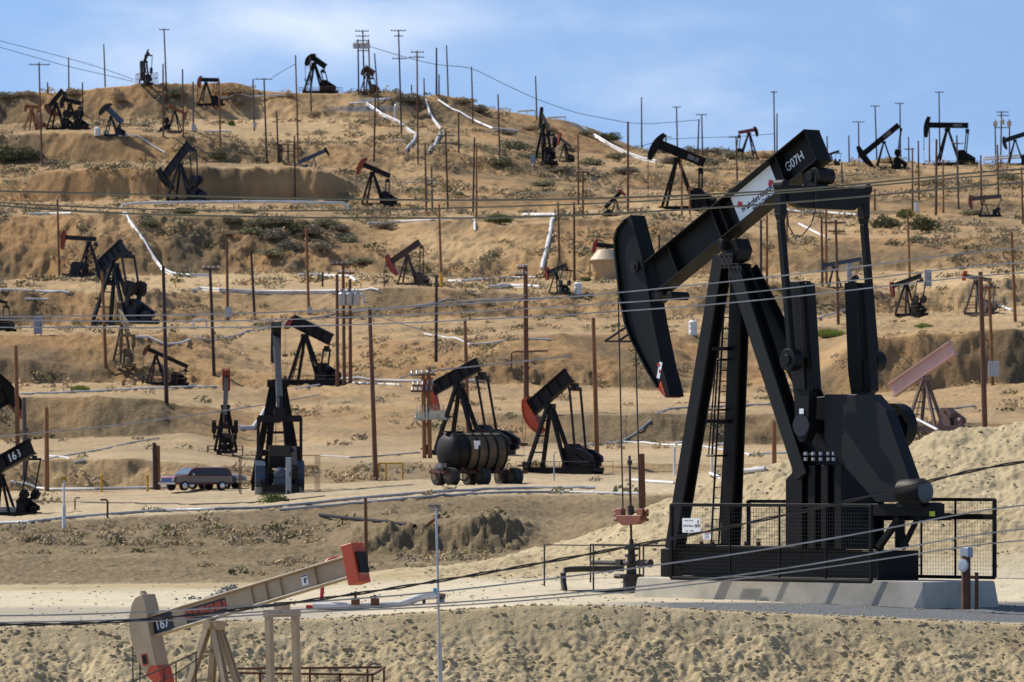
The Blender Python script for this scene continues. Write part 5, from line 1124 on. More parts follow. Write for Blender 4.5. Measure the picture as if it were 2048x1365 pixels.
def tanker():
    d = 300.0; o, _ = G(945, 975, d); yaw = R(-38) ; rt = empty('tank_trailer', o, math.pi+R(-(-38)) ); rt.rotation_euler = (0,0,R(34)); tag(rt, 'old black and ochre tank on a wheeled trailer with hoops round it', 'tank trailer')
    # local x along the tank, -x end faces the camera at the left
    r = 1.0; L = 3.2; z = 1.78
    t = MB().lathe((-L/2,0,z), (L/2,0,z), [(-.34,.05),(-.30,.35),(-.2,.68),(-.06,.93),(.06,r),(L*.28,r)], 30).build('tank_shell', BLACKW, rt, smooth=True)
    MB().lathe((-L/2,0,z), (L/2,0,z), [(L*.28,r),(L-.06,r),(L+.06,.93),(L+.2,.68),(L+.3,.3)], 30).build('ochre_tank_end', TANKO, t, smooth=True)
    for k in range(6):
        x = -L/2+.15+k*(L-.25)/5; MB().lathe((x,0,z), (x+.09,0,z), [(0,r-.01),(0,r+.05),(.09,r+.05),(.09,r-.01)], 30).build('tank_hoop', BLACK, t)
    MB().box((-.35,-r*.86-.1,z+.35), (.36,.05,.46)).build('white_placard', SIGNW, t)
    MB().bar((-L/2+.1,-r*.5,z+r*.86+.02), (L/2,-r*.5,z+r*.86+.02), .05,.05).bar((-L/2-.2,0,z+r+.05), (L/2-2.2,0,z+r+.05), .35,.08).build('top_walkway', BLACK, t)
    for k, (tx, zz) in enumerate((('FRESH', .28), ('WATER', .08), ('NO SMOKING', -.35))[:0]): pass
    fr = MB()
    for sy in (-.62,.62): fr.bar((-2.3,sy,.72), (3.3,sy*.4,.72), .14, .18)
    for x in (-2.2,-.6,1.0,1.9): fr.bar((x,-.72,.74), (x,.72,.74), .14, .14)
    for x in (-1.1,0,1.1): fr.box((x,0,.86), (.2,1.5,.2))
    fr.build('trailer_frame', mat('rust_red_frame', (.12,.04,.03), .7), rt)
    for x in (-1.7,.25,2.3):
        for sy in (-1,1):
            w = MB().lathe((x-.25,sy*.62,.48), (x+.25,sy*.62,.48), [(0,.22),(0,.42),(.04,.47),(.2,.48),(.25,.44),(.3,.48),(.46,.47),(.5,.42),(.5,.22)], 20).build('wheel', mat('dusty_tyre', (.05,.045,.04), .9, col2=(.025,.024,.024), scale=3), rt); MB().lathe((x-.22,sy*.62,.48), (x-.3,sy*.62,.48), [(0,.24),(.05,.22),(.07,.08)], 12).build('wheel_rim', TANKO, w)
    hs = MB(); hs.tube([(-1.2+.3*math.cos(a),-.95,.55+.28*math.sin(a)) for a in [k*.35 for k in range(18)]], .04, 6); hs.build('coiled_hose', DPIPE, rt)
    MB().cyl((-L/2-.35,0,z-.75), (-L/2-.75,0,z-.78), .09, 8).box((-L/2-.6,-.35,z-.72), (.35,.5,.22)).build('outlet_valve', GREYP, rt)
tanker()
# ------------------------------------------------------------------ tanks, cabinets, bollards
def barrel(label, u, vb, vt, w, m, nm='plastic_tank', cat='tank'):
    o, d = G(u, vb); s = d/F; h = (vb-vt)*s; r = w*s/2; rt = empty(nm, o); tag(rt, label, cat)
    MB().lathe((0,0,-.1), (0,0,h), [(0,r*.96),(.12,r),(.1+h*.3,r),(.1+h*.32,r*.95),(.1+h*.36,r),(.1+h*.62,r),(.1+h*.65,r*.95),(.1+h*.68,r),(.1+h*.88,r),(.1+h*.97,r*.7),(.1+h,r*.4)], 18).build('tank_body', m, rt, smooth=True)
    MB().cyl((0,0,h), (0,0,h+.08*h), r*.3, 12).build('tank_lid', GREYP, rt)
barrel('white plastic tank on a blue base by the huge leg', 1386, 669, 641, 17, WHITE)
barrel('white plastic tank right of the cluttered pump jack', 1156, 588, 565, 16, WHITE)
barrel('pale yellow plastic tank beside the blue-black hill pump', 212, 273, 260, 12, PALEY)
barrel('white plastic tank left of the pale yellow one', 195, 271, 255, 13, WHITE)
barrel('white round canister on the right slope above the green bushes', 1833, 424, 405, 10, WHITE)
def cone_tank():
    o, d = G(1212, 559); s = d/F; rt = empty('cone_tank', o); tag(rt, 'sandy tank with a broad cone top behind the huge horse head', 'tank')
    r = 32*s; MB().lathe((0,0,-.3), (0,0,3), [(0,r*.72),(40*s*.55,r*.9),(40*s,r),(42*s,r*1.12),(44*s,r*1.12)], 22).build('tank_body', TANKT, rt, smooth=True)
    MB().lathe((0,0,42*s-.3), (0,0,66*s), [(0,r*1.1),(22*s,r*.52),(23*s,r*.2)], 22).build('cone_roof', mat('pale_tank_roof', (.62,.47,.30), .6), rt, smooth=True)
    MB().bar((-r*1.02,-r*.4,0), (-r*1.02,-r*.4,40*s), .1, .1).build('ladder_pipe', RUSTO, rt)
cone_tank()
def cabinet(label, u, vb, vt, w, m=GREYP, d=None):
    o, d = G(u, vb, d); s = d/F; h = (vb-vt)*s; ww = w*s; rt = empty('control_cabinet', o); tag(rt, label, 'cabinet', 'electric cabinets')
    MB().box((0,0,h*.55), (ww,ww*.6,h*.9)).bar((-ww*.35,0,-.2), (-ww*.35,0,h*.2), .08,.08).bar((ww*.35,0,-.2), (ww*.35,0,h*.2), .08,.08).build('cabinet_box', m, rt, bevel=.02)
    dr = MB().box((0,-ww*.31,h*.55), (ww*.86,.03,h*.78)).build('cabinet_door', m, rt); MB().box((ww*.3,-ww*.34,h*.55), (.06,.05,.25)).build('door_handle', DPIPE, dr)
CB = mat('light_blue_grey_cabinet', (.34,.38,.44), .5, scale=2)
cabinet('light grey cabinet on the far left bench', 76, 672, 634, 17, CB)
cabinet('light grey cabinet behind the small right pump jack', 1856, 577, 540, 14, CB)
cabinet('light grey cabinet at the foot of the tall end-on hill pump', 1066, 333, 311, 10, CB)
cabinet('small light box on a stand in front of the end-on pump', 577, 990, 916, 11, CB, d=302)
cabinet('pale grey box behind the huge pitman arm', 1699, 562, 522, 10, CB)
def bollard(label, u, vt, vb, m=YELLOW, arm=True):
    o, d = G(u, vb); s = d/F; h = (vb-vt)*s; rt = empty('yellow_post', o); tag(rt, label, 'marker post', 'yellow posts by the pipes')
    MB().cyl((0,0,-.2), (0,0,h*.93), .07, 10).build('post_tube', m, rt); MB().lathe((0,0,h*.9), (0,0,h), [(0,.09),(h*.06,.09),(h*.1,.03)], 10).box((0,-.06,h*.8), (.16,.06,.14)).build('post_cap', m, rt)
bollard('yellow pipe post left of the car, farther from it', 203, 949, 984)
bollard('yellow pipe post left of the car, nearer to it', 295, 949, 984)
def marker():
    o, d = G(128, 1056); s = d/F; rt = empty('pipeline_marker', o); tag(rt, 'white pipeline marker post with a small yellow flag plate on top', 'marker post'); h = 100*s
    MB().cyl((0,0,-.2), (0,0,h*.95), .05, 8).build('marker_tube', WHITE, rt); MB().cyl((0,0,-.2), (0,0,h*.45), .09, 8).build('lower_sleeve', WHITE, rt); MB().box((0,0,h*.97), (.28,.03,.26)).build('flag_plate', YELLOW, rt)
marker()
def yrail(label, pts, vb, vt, m=YELLOW):
    o, d = G(pts[0], vb); s = d/F; rt = empty('yellow_rail', o); tag(rt, label, 'rail'); h = (vb-vt)*s; b = MB()
    for u in pts: b.cyl(((u-pts[0])*s,0,-.3), ((u-pts[0])*s,0,h), .055, 8)
    b.cyl((0,0,h), ((pts[-1]-pts[0])*s,0,h), .055, 8); b.build('rail_tubes', m, rt)
yrail('yellow guard rail at the foot of the brown pole', [757,772,805], 960, 927)
yrail('yellow guard rail under the silver upper bench pipe', [634,662,690], 421, 411)
yrail('thin yellow rail beside the mid transformer rack', [692,722], 582, 566)
def mast():
    d = 126.0; g = Vector(((884-U0)*d/F, d, zat(884, d))); rt = empty('antenna_mast', g); tag(rt, 'slim grey mast with a comb-like antenna on top in the foreground', 'mast'); top = P(872,1016,d)-g
    MB().tube([(0,0,-.3), top*.42], .05, 10).build('lower_tube', GALV, rt); MB().tube([top*.42, top], .027, 10).build('upper_tube', GALV, rt)
    a = MB().bar(top+Vector((-.16,0,.04)), top+Vector((.07,0,.04)), .03,.04).box(top+Vector((.06,0,.03)), (.09,.08,.08))
    for k in range(6): x = -.16+k*.032; a.cyl(top+Vector((x,0,-.06)), top+Vector((x,0,.10)), .007, 5)
    a.build('antenna', GREYP, rt)
mast()
def meter_post():
    p = LP(1932, 1196, -1.95); w = MO+AX*p[0]+AY*-1.95; w.z = p[1]; rt = empty('riser_post', w, -PSI); tag(rt, 'rusty riser pipe with a round steel gauge in front of the mesh gate', 'riser'); h = L3(1932,1098,-1.95).z-w.z
    MB().cyl((0,0,-.3), (0,0,h*.86), .12, 12).cyl((.28,.1,-.3), (.28,.1,h*.52), .05, 8).bar((0,0,h*.42),(.28,.1,h*.42),.07,.07).build('riser_tube', RUST, rt)
    MB().box((.02,0,h*.93), (.30,.2,.26)).build('valve_head', CB, rt, bevel=.02); MB().lathe((.06,-.15,h*.66), (.06,-.2,h*.66), [(0,.17),(.05,.17),(.06,.1)], 16).build('gauge_face', GALV, rt)
meter_post()
def steel_rail(label, uvs, hpx, d, m):
    pass
def front_rails():
    d = 125.0; z0 = zat(600, d)
    rt = empty('handrail', P(430,1365,d)); o = rt.location; tag(rt, 'rust-red steel handrail fence along the bottom edge below the cut bank', 'rail')
    b = MB(); a1, a2 = P(440,1346,d)-o, P(770,1335,d+2.5)-o
    b.bar(a1, P(745,1350,d)-o, .05,.05).bar(P(470,1338,d+2.5)-o, a2, .05,.05).bar(P(440,1372,d)-o, P(745,1376,d)-o, .04,.04).bar(P(745,1350,d)-o, a2, .05,.05)
    for u in (440,475,520,600,680,745): b.bar(P(u,1347,d)-o, P(u,1347,d)-o+Vector((0,0,zat(u,d)-P(u,1347,d).z-.2)), .05,.05)
    for u in (470,620,735,768): b.bar(P(u,1338,d+2.5)-o, P(u,1338,d+2.5)-o+Vector((0,0,zat(u,d+2.5)-P(u,1338,d).z-.2)), .05,.05)
    b.build('rail_bars', RUST, rt)
    ms = MB()
    for k in range(34): u = 560+k*5.5; ms.bar(P(u,1349,d)-o, P(u,1400,d)-o, .006,.006)
    for k in range(6): v = 1354+k*8; ms.bar(P(560,v,d)-o, P(745,v+1,d)-o, .006,.006)
    ms.build('wire_mesh', RUST, rt)
    rt = empty('stair_rail', P(265,1345,121)); o = rt.location; tag(rt, 'thin sloping brown stair rail between tan horse head and tan legs', 'rail'); b = MB(); d = 120.6
    b.tube([P(245,1372,d)-o, P(330,1335,d)-o, P(395,1304,d)-o], .02, 6).tube([P(300,1374,d)-o, P(352,1347,d)-o, P(396,1318,d)-o], .016, 6)
    for u, v in ((328,1337),(352,1326),(392,1306)): b.bar(P(u,v,d)-o, P(u,v,d)-o+Vector((0,0,zat(u,d)-P(u,v,d).z-.2)), .03,.03)
    b.build('rail_bars', mat('brown_rail', (.05,.03,.025), .6), rt)
front_rails()
# ------------------------------------------------------------------ wires
WG = 'overhead wires'
def wire(label, pts, d0, d1, px, m=WIRE, nm='overhead_wire', twist=0):
    us = [p[0] for p in pts]; vs = [p[1] for p in pts]; out = []
    ext0, ext1 = -700, 2750
    # straight continuation past the frame on both sides
    s0 = (vs[1]-vs[0])/(us[1]-us[0]); s1 = (vs[-1]-vs[-2])/(us[-1]-us[-2])
    if us[0] <= 5: us = [ext0]+us; vs = [vs[0]+s0*(ext0-us[1])]+vs
    if us[-1] >= 2040: us = us+[ext1]; vs = vs+[vs[-1]+s1*(ext1-us[-1])]
    g = np.linspace(us[0], us[-1], 90); vv = np.interp(g, us, vs); k = np.ones(9)/9; vp = np.concatenate([vv[:1]*0+vv[0]-(np.arange(4,0,-1))*(vv[1]-vv[0]), vv, vv[-1]+(np.arange(1,5))*(vv[-1]-vv[-2])]); vv = np.convolve(vp, k, 'valid')
    for u, v in zip(g, vv): out.append(P(u, v, d0+(d1-d0)*(u-us[0])/(us[-1]-us[0])))
    r = px*.5*(d0+d1)/2/F; mb = MB()
    if twist:
        for ph in (0, math.pi):
            pp = []
            for i in range(len(out)-1):
                for q in range(6): f = q/6; a = (i+f)*twist+ph; pp.append(out[i].lerp(out[i+1], f)+Vector((0, r*.7*math.cos(a), r*.7*math.sin(a))))
            mb.tube(pp, r*.62, 5)
    else: mb.tube(out, r, 6)
    o = mb.build(nm, m, smooth=True); tag(o, label, 'wire', WG); return o
wire('upper of the three wires crossing the huge white beam sign', [(0,383),(264,389),(520,396),(764,400),(1000,402),(1224,397),(1519,386),(1800,362),(2048,334)], 112, 118, 4.2)
wire('second of the three wires crossing the huge beam, running close under the first', [(0,406),(264,420),(520,423),(764,421),(1000,414),(1224,407),(1519,390),(1800,368),(2048,343)], 113, 119, 3.2)
wire('third of the three wires crossing the huge beam, passing over the top of its head', [(0,412),(185,427),(520,435),(764,437),(1020,437),(1180,430),(1429,417),(1730,394),(2048,362)], 114, 120, 4.0)
wire('upper of the three thin wires crossing the middle of the huge head', [(0,634),(400,630),(740,619),(1020,603),(1180,592),(1560,553),(1806,523),(2048,490)], 124, 128, 2.8, GPIPE)
wire('middle of the three thin wires crossing the middle of the huge head', [(0,640),(400,645),(740,634),(1020,620),(1180,610),(1450,592),(1560,579),(2048,520)], 125, 129, 2.6, GPIPE)
wire('lower of the three thin wires crossing the middle of the huge head', [(0,655),(400,657),(740,650),(1020,637),(1180,627),(1443,609),(1560,597),(2048,541)], 126, 130, 2.8, GPIPE)
wire('thick twisted black cable rising across the tan pump and the mesh fence', [(0,1250),(200,1249),(288,1243),(434,1224),(581,1208),(874,1164),(1066,1130),(1347,1077),(1560,1034),(1838,970),(2048,912)], 104, 110, 5.6, WIREK, 'twisted_cable', 1.5)
wire('wire below the twisted cable, ending high on the right mound', [(0,1232),(200,1230),(560,1209),(878,1186),(1300,1133),(1560,1096),(1838,1046),(2048,1002)], 105, 111, 3.6, GPIPE)
wire('wire crossing the lower mesh fence, upper of the lowest two', [(0,1246),(300,1240),(560,1220),(885,1209),(1300,1173),(1560,1141),(1817,1095),(2048,1050)], 106, 112, 3.4, GPIPE)
wire('wire crossing the concrete base, lowest of all', [(0,1249),(300,1246),(560,1226),(885,1215),(1300,1181),(1560,1148),(1836,1109),(2048,1074)], 107, 113, 3.2, GPIPE)
wire('pale wire sagging over the left slope above the car', [(0,873),(220,853),(520,812),(640,790)], 300, 330, 2.6, GPIPE)
wire('pale service line reaching the capacitor rack from the right', [(800,757),(817,751),(900,738),(1000,728),(1143,712)], 330, 336, 3.0, GPIPE)
wire('thin wire over the left skyline, upper one', [(0,82),(70,100),(140,118),(210,138),(268,160)], 960, 960, 1.2, WIREK)
wire('thin wire over the left skyline, lower one', [(0,95),(70,115),(140,135),(210,150),(268,164)], 960, 960, 1.2, WIREK)
wire('thin wire sagging from the crest poles down to the right skyline', [(735,92),(800,112),(870,130),(943,135),(1000,165),(1071,198),(1150,226),(1256,246)], 975, 960, 1.3, WIREK)
wire('thin wire over the right skyline to the red-beamed pump', [(1256,246),(1300,248),(1355,244),(1400,240)], 930, 960, 1.2, WIREK)
wire('thin wire between the low crossarm pole and the lone pump pole', [(545,155),(570,140),(591,128)], 965, 965, 1.2, WIREK)
wire('thin wire low over the right ridge toward the huge beam', [(1256,300),(1330,279),(1400,276),(1472,274),(1550,268)], 930, 960, 1.2, WIREK)
wire('thin dark guy wire crossing the slope behind the brown pole', [(743,628),(790,645),(873,668)], 335, 380, 2.0, WIREK)
wire('thin pale wire over the bank behind the mid poles', [(740,622),(800,615),(873,607),(960,600),(1051,590)], 340, 385, 1.6, GPIPE)
# ------------------------------------------------------------------ bushes: leaf-sized faces on twig domes
def leafmat(nm, a, b): return mat(nm, a, .9, col2=b, scale=1.2, spec=.1)
LEAF = dict(green=leafmat('green_leaves', (.19,.22,.065), (.10,.125,.045)), sage=leafmat('sage_leaves', (.36,.33,.19), (.22,.21,.125)), olive=leafmat('olive_leaves', (.20,.19,.085), (.11,.11,.055)),
            dry=leafmat('dry_twigs', (.58,.44,.26), (.40,.30,.18)), lime=leafmat('grass_blades', (.33,.38,.09), (.2,.24,.06)), grey=leafmat('grey_twigs', (.38,.315,.22), (.23,.19,.14)))
def bushmesh(nm, m, n=420, seed=1, grass=False, leaf=.055):
    rg = random.Random(seed); vs = []; fs = []
    lobes = [(rg.uniform(-.55,.55), rg.uniform(-.5,.5), rg.uniform(.45,.8)) for _ in range(6)]
    for i in range(n):
        if grass:
            x, y = rg.uniform(-1,1), rg.uniform(-1,1)
            if x*x+y*y > 1: continue
            h = rg.uniform(.5,1)*(1-.5*(x*x+y*y)); a = rg.random()*6.28; w = .035; dx, dy = math.cos(a)*w, math.sin(a)*w; lx, ly = rg.uniform(-.25,.25), rg.uniform(-.25,.25)
            o = len(vs); vs += [(x-dx,y-dy,-.06),(x+dx,y+dy,-.06),(x+lx,y+ly,h)]; fs.append((o,o+1,o+2)); continue
        lb = rg.choice(lobes); 
        while True:
            q = Vector((rg.uniform(-1,1), rg.uniform(-1,1), rg.uniform(-.3,1)))
            if .35 < q.length < 1: break
        p = Vector((lb[0]+q.x*.55, lb[1]+q.y*.55, max(.0, lb[2]*.35+q.z*.58*lb[2]*1.25)))
        s = leaf*rg.uniform(.6,1.5); n_ = Vector((rg.gauss(0,1), rg.gauss(0,1), rg.gauss(.3,1))).normalized(); a = n_.orthogonal().normalized(); b = n_.cross(a); o = len(vs)
        vs += [tuple(p+a*s*1.5), tuple(p+b*s*.7), tuple(p-a*s*1.5), tuple(p-b*s*.7)]; fs.append((o,o+1,o+2,o+3))
    mb = MB(); mb.v = vs; mb.f = fs; return mb
def bushobj(nm, kind, seed, grass=False, n=420, leaf=.075):
    me = bushmesh(nm, None, n, seed, grass, leaf); m = bpy.data.meshes.new(nm); m.from_pydata(me.v, [], me.f); m.materials.append(LEAF[kind]); return m
BM = {k: [bushobj('foliage', k, 31*i+hash(k) % 7, k == 'lime', 1300 if k != 'lime' else 1500, .05) for i in range(3)] for k in LEAF}
TW = MB()
for k in range(7): a = k*.9; TW.tube([(0,0,-.25), (.35*math.cos(a), .35*math.sin(a), .3), (.6*math.cos(a+.3), .6*math.sin(a+.3), .62)], .03, 5, .012)
TWM = bpy.data.meshes.new('stems'); TWM.from_pydata(TW.v, [], TW.f); TWM.materials.append(WOODG)
nb_ = [0]
def bush(label, u, vb, w, h, kind, group='bushes on the slopes', d=None):
    o, d = G(u, vb, d); s = d/F; nb_[0] += 1
    rt = empty('bush' if kind != 'lime' else 'grass_clump', o+Vector((0,0,-.05)), random.random()*6.28); tag(rt, label, 'bush' if kind != 'lime' else 'grass clump', group)
    c = bpy.data.objects.new('foliage', BM[kind][nb_[0] % 3]); COL.objects.link(c); c.parent = rt; c.scale = (w*s*.52, w*s*.52, h*s)
    if kind != 'lime':
        t = bpy.data.objects.new('stems', TWM); COL.objects.link(t); t.parent = rt; t.scale = (w*s*.5, w*s*.5, h*s*.9)
bush('bright green bush in front of the end-on pump jack', 546, 1008, 62, 26, 'green', d=287)
bush('large dark green bush, left of the pair on the right slope', 1775, 456, 62, 34, 'olive')
bush('large dark green bush, right of the pair on the right slope', 1846, 462, 66, 42, 'olive')
bush('smaller green bush between the large pair on the right slope', 1812, 436, 44, 24, 'green')
bush('pale bush below the large dark pair on the right slope', 1838, 484, 50, 18, 'sage')
bush('bright green grass clump left of the huge crank', 1548, 670, 60, 18, 'lime')
bush('bright green grass clump right of the huge near crank', 1656, 672, 66, 20, 'lime')
bush('green grass clump on the right bench edge', 1848, 655, 36, 12, 'lime')
bush('green bush beside the cone-topped tank', 1172, 562, 30, 11, 'green')
bush('green bush patch at the end of the mid white pipe', 996, 447, 66, 24, 'green')
bush('dark green bush behind the ledge pump jack', 432, 318, 40, 26, 'olive')
bush('small round green bush on the left hill face', 464, 252, 18, 17, 'green')
bush('big olive bush at the left edge of the hill', 18, 322, 84, 40, 'olive')
bush('olive bush right of the big one at the left edge', 58, 318, 64, 32, 'olive')
bush('brownish bush beside the foot of the left crossarm pole', 96, 332, 44, 20, 'grey')
bush('low bush under the crossarm pole on the left slope', 30, 344, 60, 18, 'dry')
bush('tall grey bush on the bare left dome', 238, 204, 30, 32, 'dry')
bush('bush at the skyline left of the bare dome', 150, 190, 40, 20, 'dry')
bush('bush at the far left skyline', 12, 196, 40, 16, 'sage')
bush('second bush along the far left skyline', 38, 193, 28, 14, 'dry')
bush('third bush along the far left skyline', 62, 192, 30, 15, 'dry')
bush('broad scrub bush on the skyline right of the red-headed hill pump', 470, 188, 70, 24, 'dry')
bush('sage bush behind the poles left of the red-headed hill pump', 350, 192, 46, 24, 'sage')
bush('round bush right of the red-headed hill pump weights', 478, 208, 36, 17, 'grey')
bush('bush on the hill face under the lone hilltop pump', 630, 232, 36, 16, 'dry')
bush('bush beside the white ridge pipe end', 578, 194, 26, 14, 'dry')
bush('dark bush left of the two-armed hilltop pole', 815, 204, 60, 24, 'grey')
bush('bush on the crest right of the tall bare pair', 925, 206, 50, 18, 'dry')
bush('bush under the bare crest pole with the sagging wire', 955, 224, 46, 18, 'grey')
bush('green scrub at the foot of the lower crest pole', 995, 328, 60, 20, 'sage')
bush('grey scrub above the tall end-on pump', 1030, 300, 70, 26, 'sage')
bush('green scrub left of the silver sweeping pipes', 1140, 305, 50, 18, 'sage')
bush('dark green scrub right of the silver sweeping pipes', 1215, 282, 56, 24, 'olive')
bush('scrub beside the paired silver pipes, lower one', 1225, 318, 50, 16, 'sage')
bush('round scrub on the ridge left of the crossarm poles', 1390, 308, 50, 20, 'sage')
bush('round scrub on the ridge left of the red-beamed pump', 1440, 312, 56, 22, 'grey')
bush('scrub bush under the tail-high skyline pump', 1775, 326, 60, 18, 'dry')
bush('scrub bush beside the right edge below the skyline', 2020, 360, 50, 20, 'sage')
bush('brush clump right of the paired silver pipes', 300, 452, 50, 22, 'sage')
bush('green brush under the silver bench pipe, left one', 375, 428, 50, 18, 'green')
bush('green brush under the silver bench pipe, right one', 490, 428, 46, 18, 'sage')
bush('brush on the pale slope left of the rusty pump', 720, 527, 60, 16, 'sage')
bush('brush bush on the sandy slope behind the rusty pump', 765, 456, 60, 18, 'grey')
bush('green tuft on the slope under the two-armed mid pole', 915, 392, 30, 12, 'sage')
bush('green tuft on the orange grass of the left bench', 160, 780, 36, 14, 'lime')
bush('low green plants beside the white plastic canister', 1950, 430, 60, 14, 'sage')
for u, v, w, h, k in ((470,446,60,20,'grey'),(520,452,70,24,'sage'),(560,448,70,22,'grey'),(620,470,80,26,'grey'),(585,502,64,30,'grey'),(650,452,60,22,'sage'),(545,478,70,28,'grey'),(505,470,56,22,'sage'),(640,500,60,24,'grey'),(690,486,50,22,'sage'),(600,462,60,22,'olive'),(455,470,44,18,'dry'),(680,462,56,18,'grey'),(540,512,60,20,'sage')):
    bush('grey brush clump in the dark thicket on the big left bank', u, v, w, h, k, 'thicket on the big left bank')
for u, v, w, h, k in ((1322,306,40,16,'sage'),(1355,310,46,18,'grey'),(1415,310,46,18,'grey'),(1465,318,50,18,'sage'),(1530,316,44,16,'dry'),(1590,320,50,16,'grey'),(1420,330,70,20,'sage'),(1340,328,60,18,'grey')):
    bush('grey-green scrub bush along the ridge line between the skyline poles', u, v, w, h, k, 'scrub along the right ridge')
for u, v, w, h, k in ((1060,318,56,18,'sage'),(1100,262,40,14,'dry'),(1170,270,40,14,'sage'),(1060,262,50,16,'dry'),(1010,270,50,16,'grey'),(1190,330,60,18,'sage'),(1245,346,60,18,'grey'),(1120,345,60,16,'grey'),(1080,372,60,16,'sage')):
    bush('olive scrub bush on the hillside around the sweeping silver pipes', u, v, w, h, k, 'scrub around the sweeping pipes')
# scrub too small and too many to count: one sheet of leaf clusters
def scrub():
    rg = random.Random(5); vs = []; fs = []; mi = []; n = 0; tries = 0
    kinds = ['sage', 'dry', 'grey', 'olive', 'dry', 'dry']
    while n < 4300 and tries < 60000:
        tries += 1
        u = rg.uniform(-150, 2200); 
        if rg.random() < .22: d = rg.uniform(212, 262); r = rg.uniform(.2,.5)
        else: d = 262+(1008-262)*rg.random()**.8; r = rg.uniform(.3,.95)*(1.3 if d > 600 else .8)
        x = (u-U0)*d/F; q = vnoise(np.array([x/26]), np.array([d/22]), 77)[0]+.5*vnoise(np.array([x/8]), np.array([d/8]), 78)[0]
        z0, z1 = zat(u, d-1.2), zat(u, d+1.2); sl = (z1-z0)/2.4
        if q < .02 or (abs(sl) < .10 and rg.random() < .93) or sl > 1.0: continue
        if u > 1000 and d < 262: continue
        z = zat(u, d); k = rg.randrange(6); kk = rg.randint(34, 46); n += 1; hz = rg.uniform(.6,.95)
        for _ in range(kk):
            a = rg.random()*6.28; rr = r*math.sqrt(rg.random()); h = r*hz*rg.random()*(1-.6*(rr/r)**2); c = Vector((x+rr*math.cos(a), d+rr*math.sin(a), z+h)); s = r*rg.uniform(.09,.19)
            nn = Vector((rg.gauss(0,1), rg.gauss(0,1), rg.gauss(.4,1))).normalized(); aa = nn.orthogonal().normalized(); bb = nn.cross(aa); o = len(vs)
            vs += [tuple(c+aa*s*1.4), tuple(c+bb*s*.7), tuple(c-aa*s*1.4), tuple(c-bb*s*.7)]; fs.append((o,o+1,o+2,o+3)); mi.append(k)
    me = bpy.data.meshes.new('dry_scrub'); me.from_pydata(vs, [], fs)
    for k in kinds: me.materials.append(LEAF[k])
    me.polygons.foreach_set('material_index', mi); o = bpy.data.objects.new('dry_scrub', me); COL.objects.link(o); tag(o, 'dry scrub and tufts covering the banks and slopes', 'scrub', kind='stuff')
scrub()
def gravel_heap():
    rg = random.Random(3); mb = MB(); d = 158
    for k in range(420):
        x = rg.gauss(0, .75); u = 462+x*40; h = max(0, .36*math.exp(-(x/.7)**2))*rg.random(); dd = d+rg.gauss(0,.35); r = rg.uniform(.025,.06); c = P(u, 1190, dd); c.z = zat(u, dd)+h; mb.box(c, (r*2,r*1.6,r*1.4), Matrix.Rotation(rg.random()*6,3,Vector((rg.random(),rg.random(),1)).normalized()))
    o = mb.build('gravel_heap', mat('heap_gravel', (.30,.28,.25), .9, scale=5)); tag(o, 'small heap of grey gravel behind the tan beam', 'gravel', kind='stuff')
gravel_heap()

def slab(label, u0, u1, vb, vt, dep):
    o, d = G((u0+u1)/2, vb); s = d/F; w = (u1-u0)*s; h = (vb-vt)*s; ob = MB().add([(-w/2-.1,-.1,-.6),(w/2+.1,-.1,-.6),(w/2+.1,dep,-.6),(-w/2-.1,dep,-.6),(-w/2,0,h),(w/2,0,h),(w/2,dep,h),(-w/2,dep,h)], [(0,1,5,4),(1,2,6,5),(2,3,7,6),(3,0,4,7),(4,5,6,7),(3,2,1,0)]).build('concrete_base', CONC, bevel=.03, loc=o); tag(ob, label, 'concrete base')
slab('low grey concrete block under the end-on pump by the maroon car', 510, 602, 988, 974, 1.2)
slab('grey concrete block under the pump numbered 168 at the left edge', -60, 36, 1031, 1014, 2.5)
def riser(label, u, vb, vt, arm, m=RUST, px=2.2):
    o, d = G(u, vb); s = d/F; h = (vb-vt)*s; ob = MB().tube([(0,0,-.3),(0,0,h*.9),(arm*s*.12,0,h),(arm*s,0,h)], px*s, 7).build('riser_pipe', m, loc=o, smooth=True); tag(ob, label, 'pipe', 'small riser pipes')
riser('short rusty riser pipe with a bent top left of the car bench pipe', 215, 1036, 1000, -14)
riser('thin rusty riser with a side arm beside the hanging bridle', 150, 1020, 996, 10, DPIPE, 1.4)
riser('rusty riser stub on the slope below the rust-headed pump', 246, 772, 762, 6)
riser('thin pale riser by the fence of the orange-headed pump', 1108, 962, 905, 6, GALV, 1.4)
riser('small silver riser beside the mid transformer rack', 727, 606, 590, -8, SILVER)
riser('small rusty riser left of the rusty pump jack', 768, 574, 535, 3, RUST, 1.2)
riser('yellow riser pipe left of the cone-topped tank', 1190, 566, 545, 4, YELLOW, 1.6)
riser('thin yellow riser on the pale left dirt', 351, 575, 553, 3, YELLOW, 1.4)
riser('slim grey riser on the hilltop right of the transformer rack', 772, 182, 168, 6, SILVER, 1.6)
riser('silver riser with a bent top in mid slope below the crest', 790, 242, 208, 8, SILVER, 2.0)
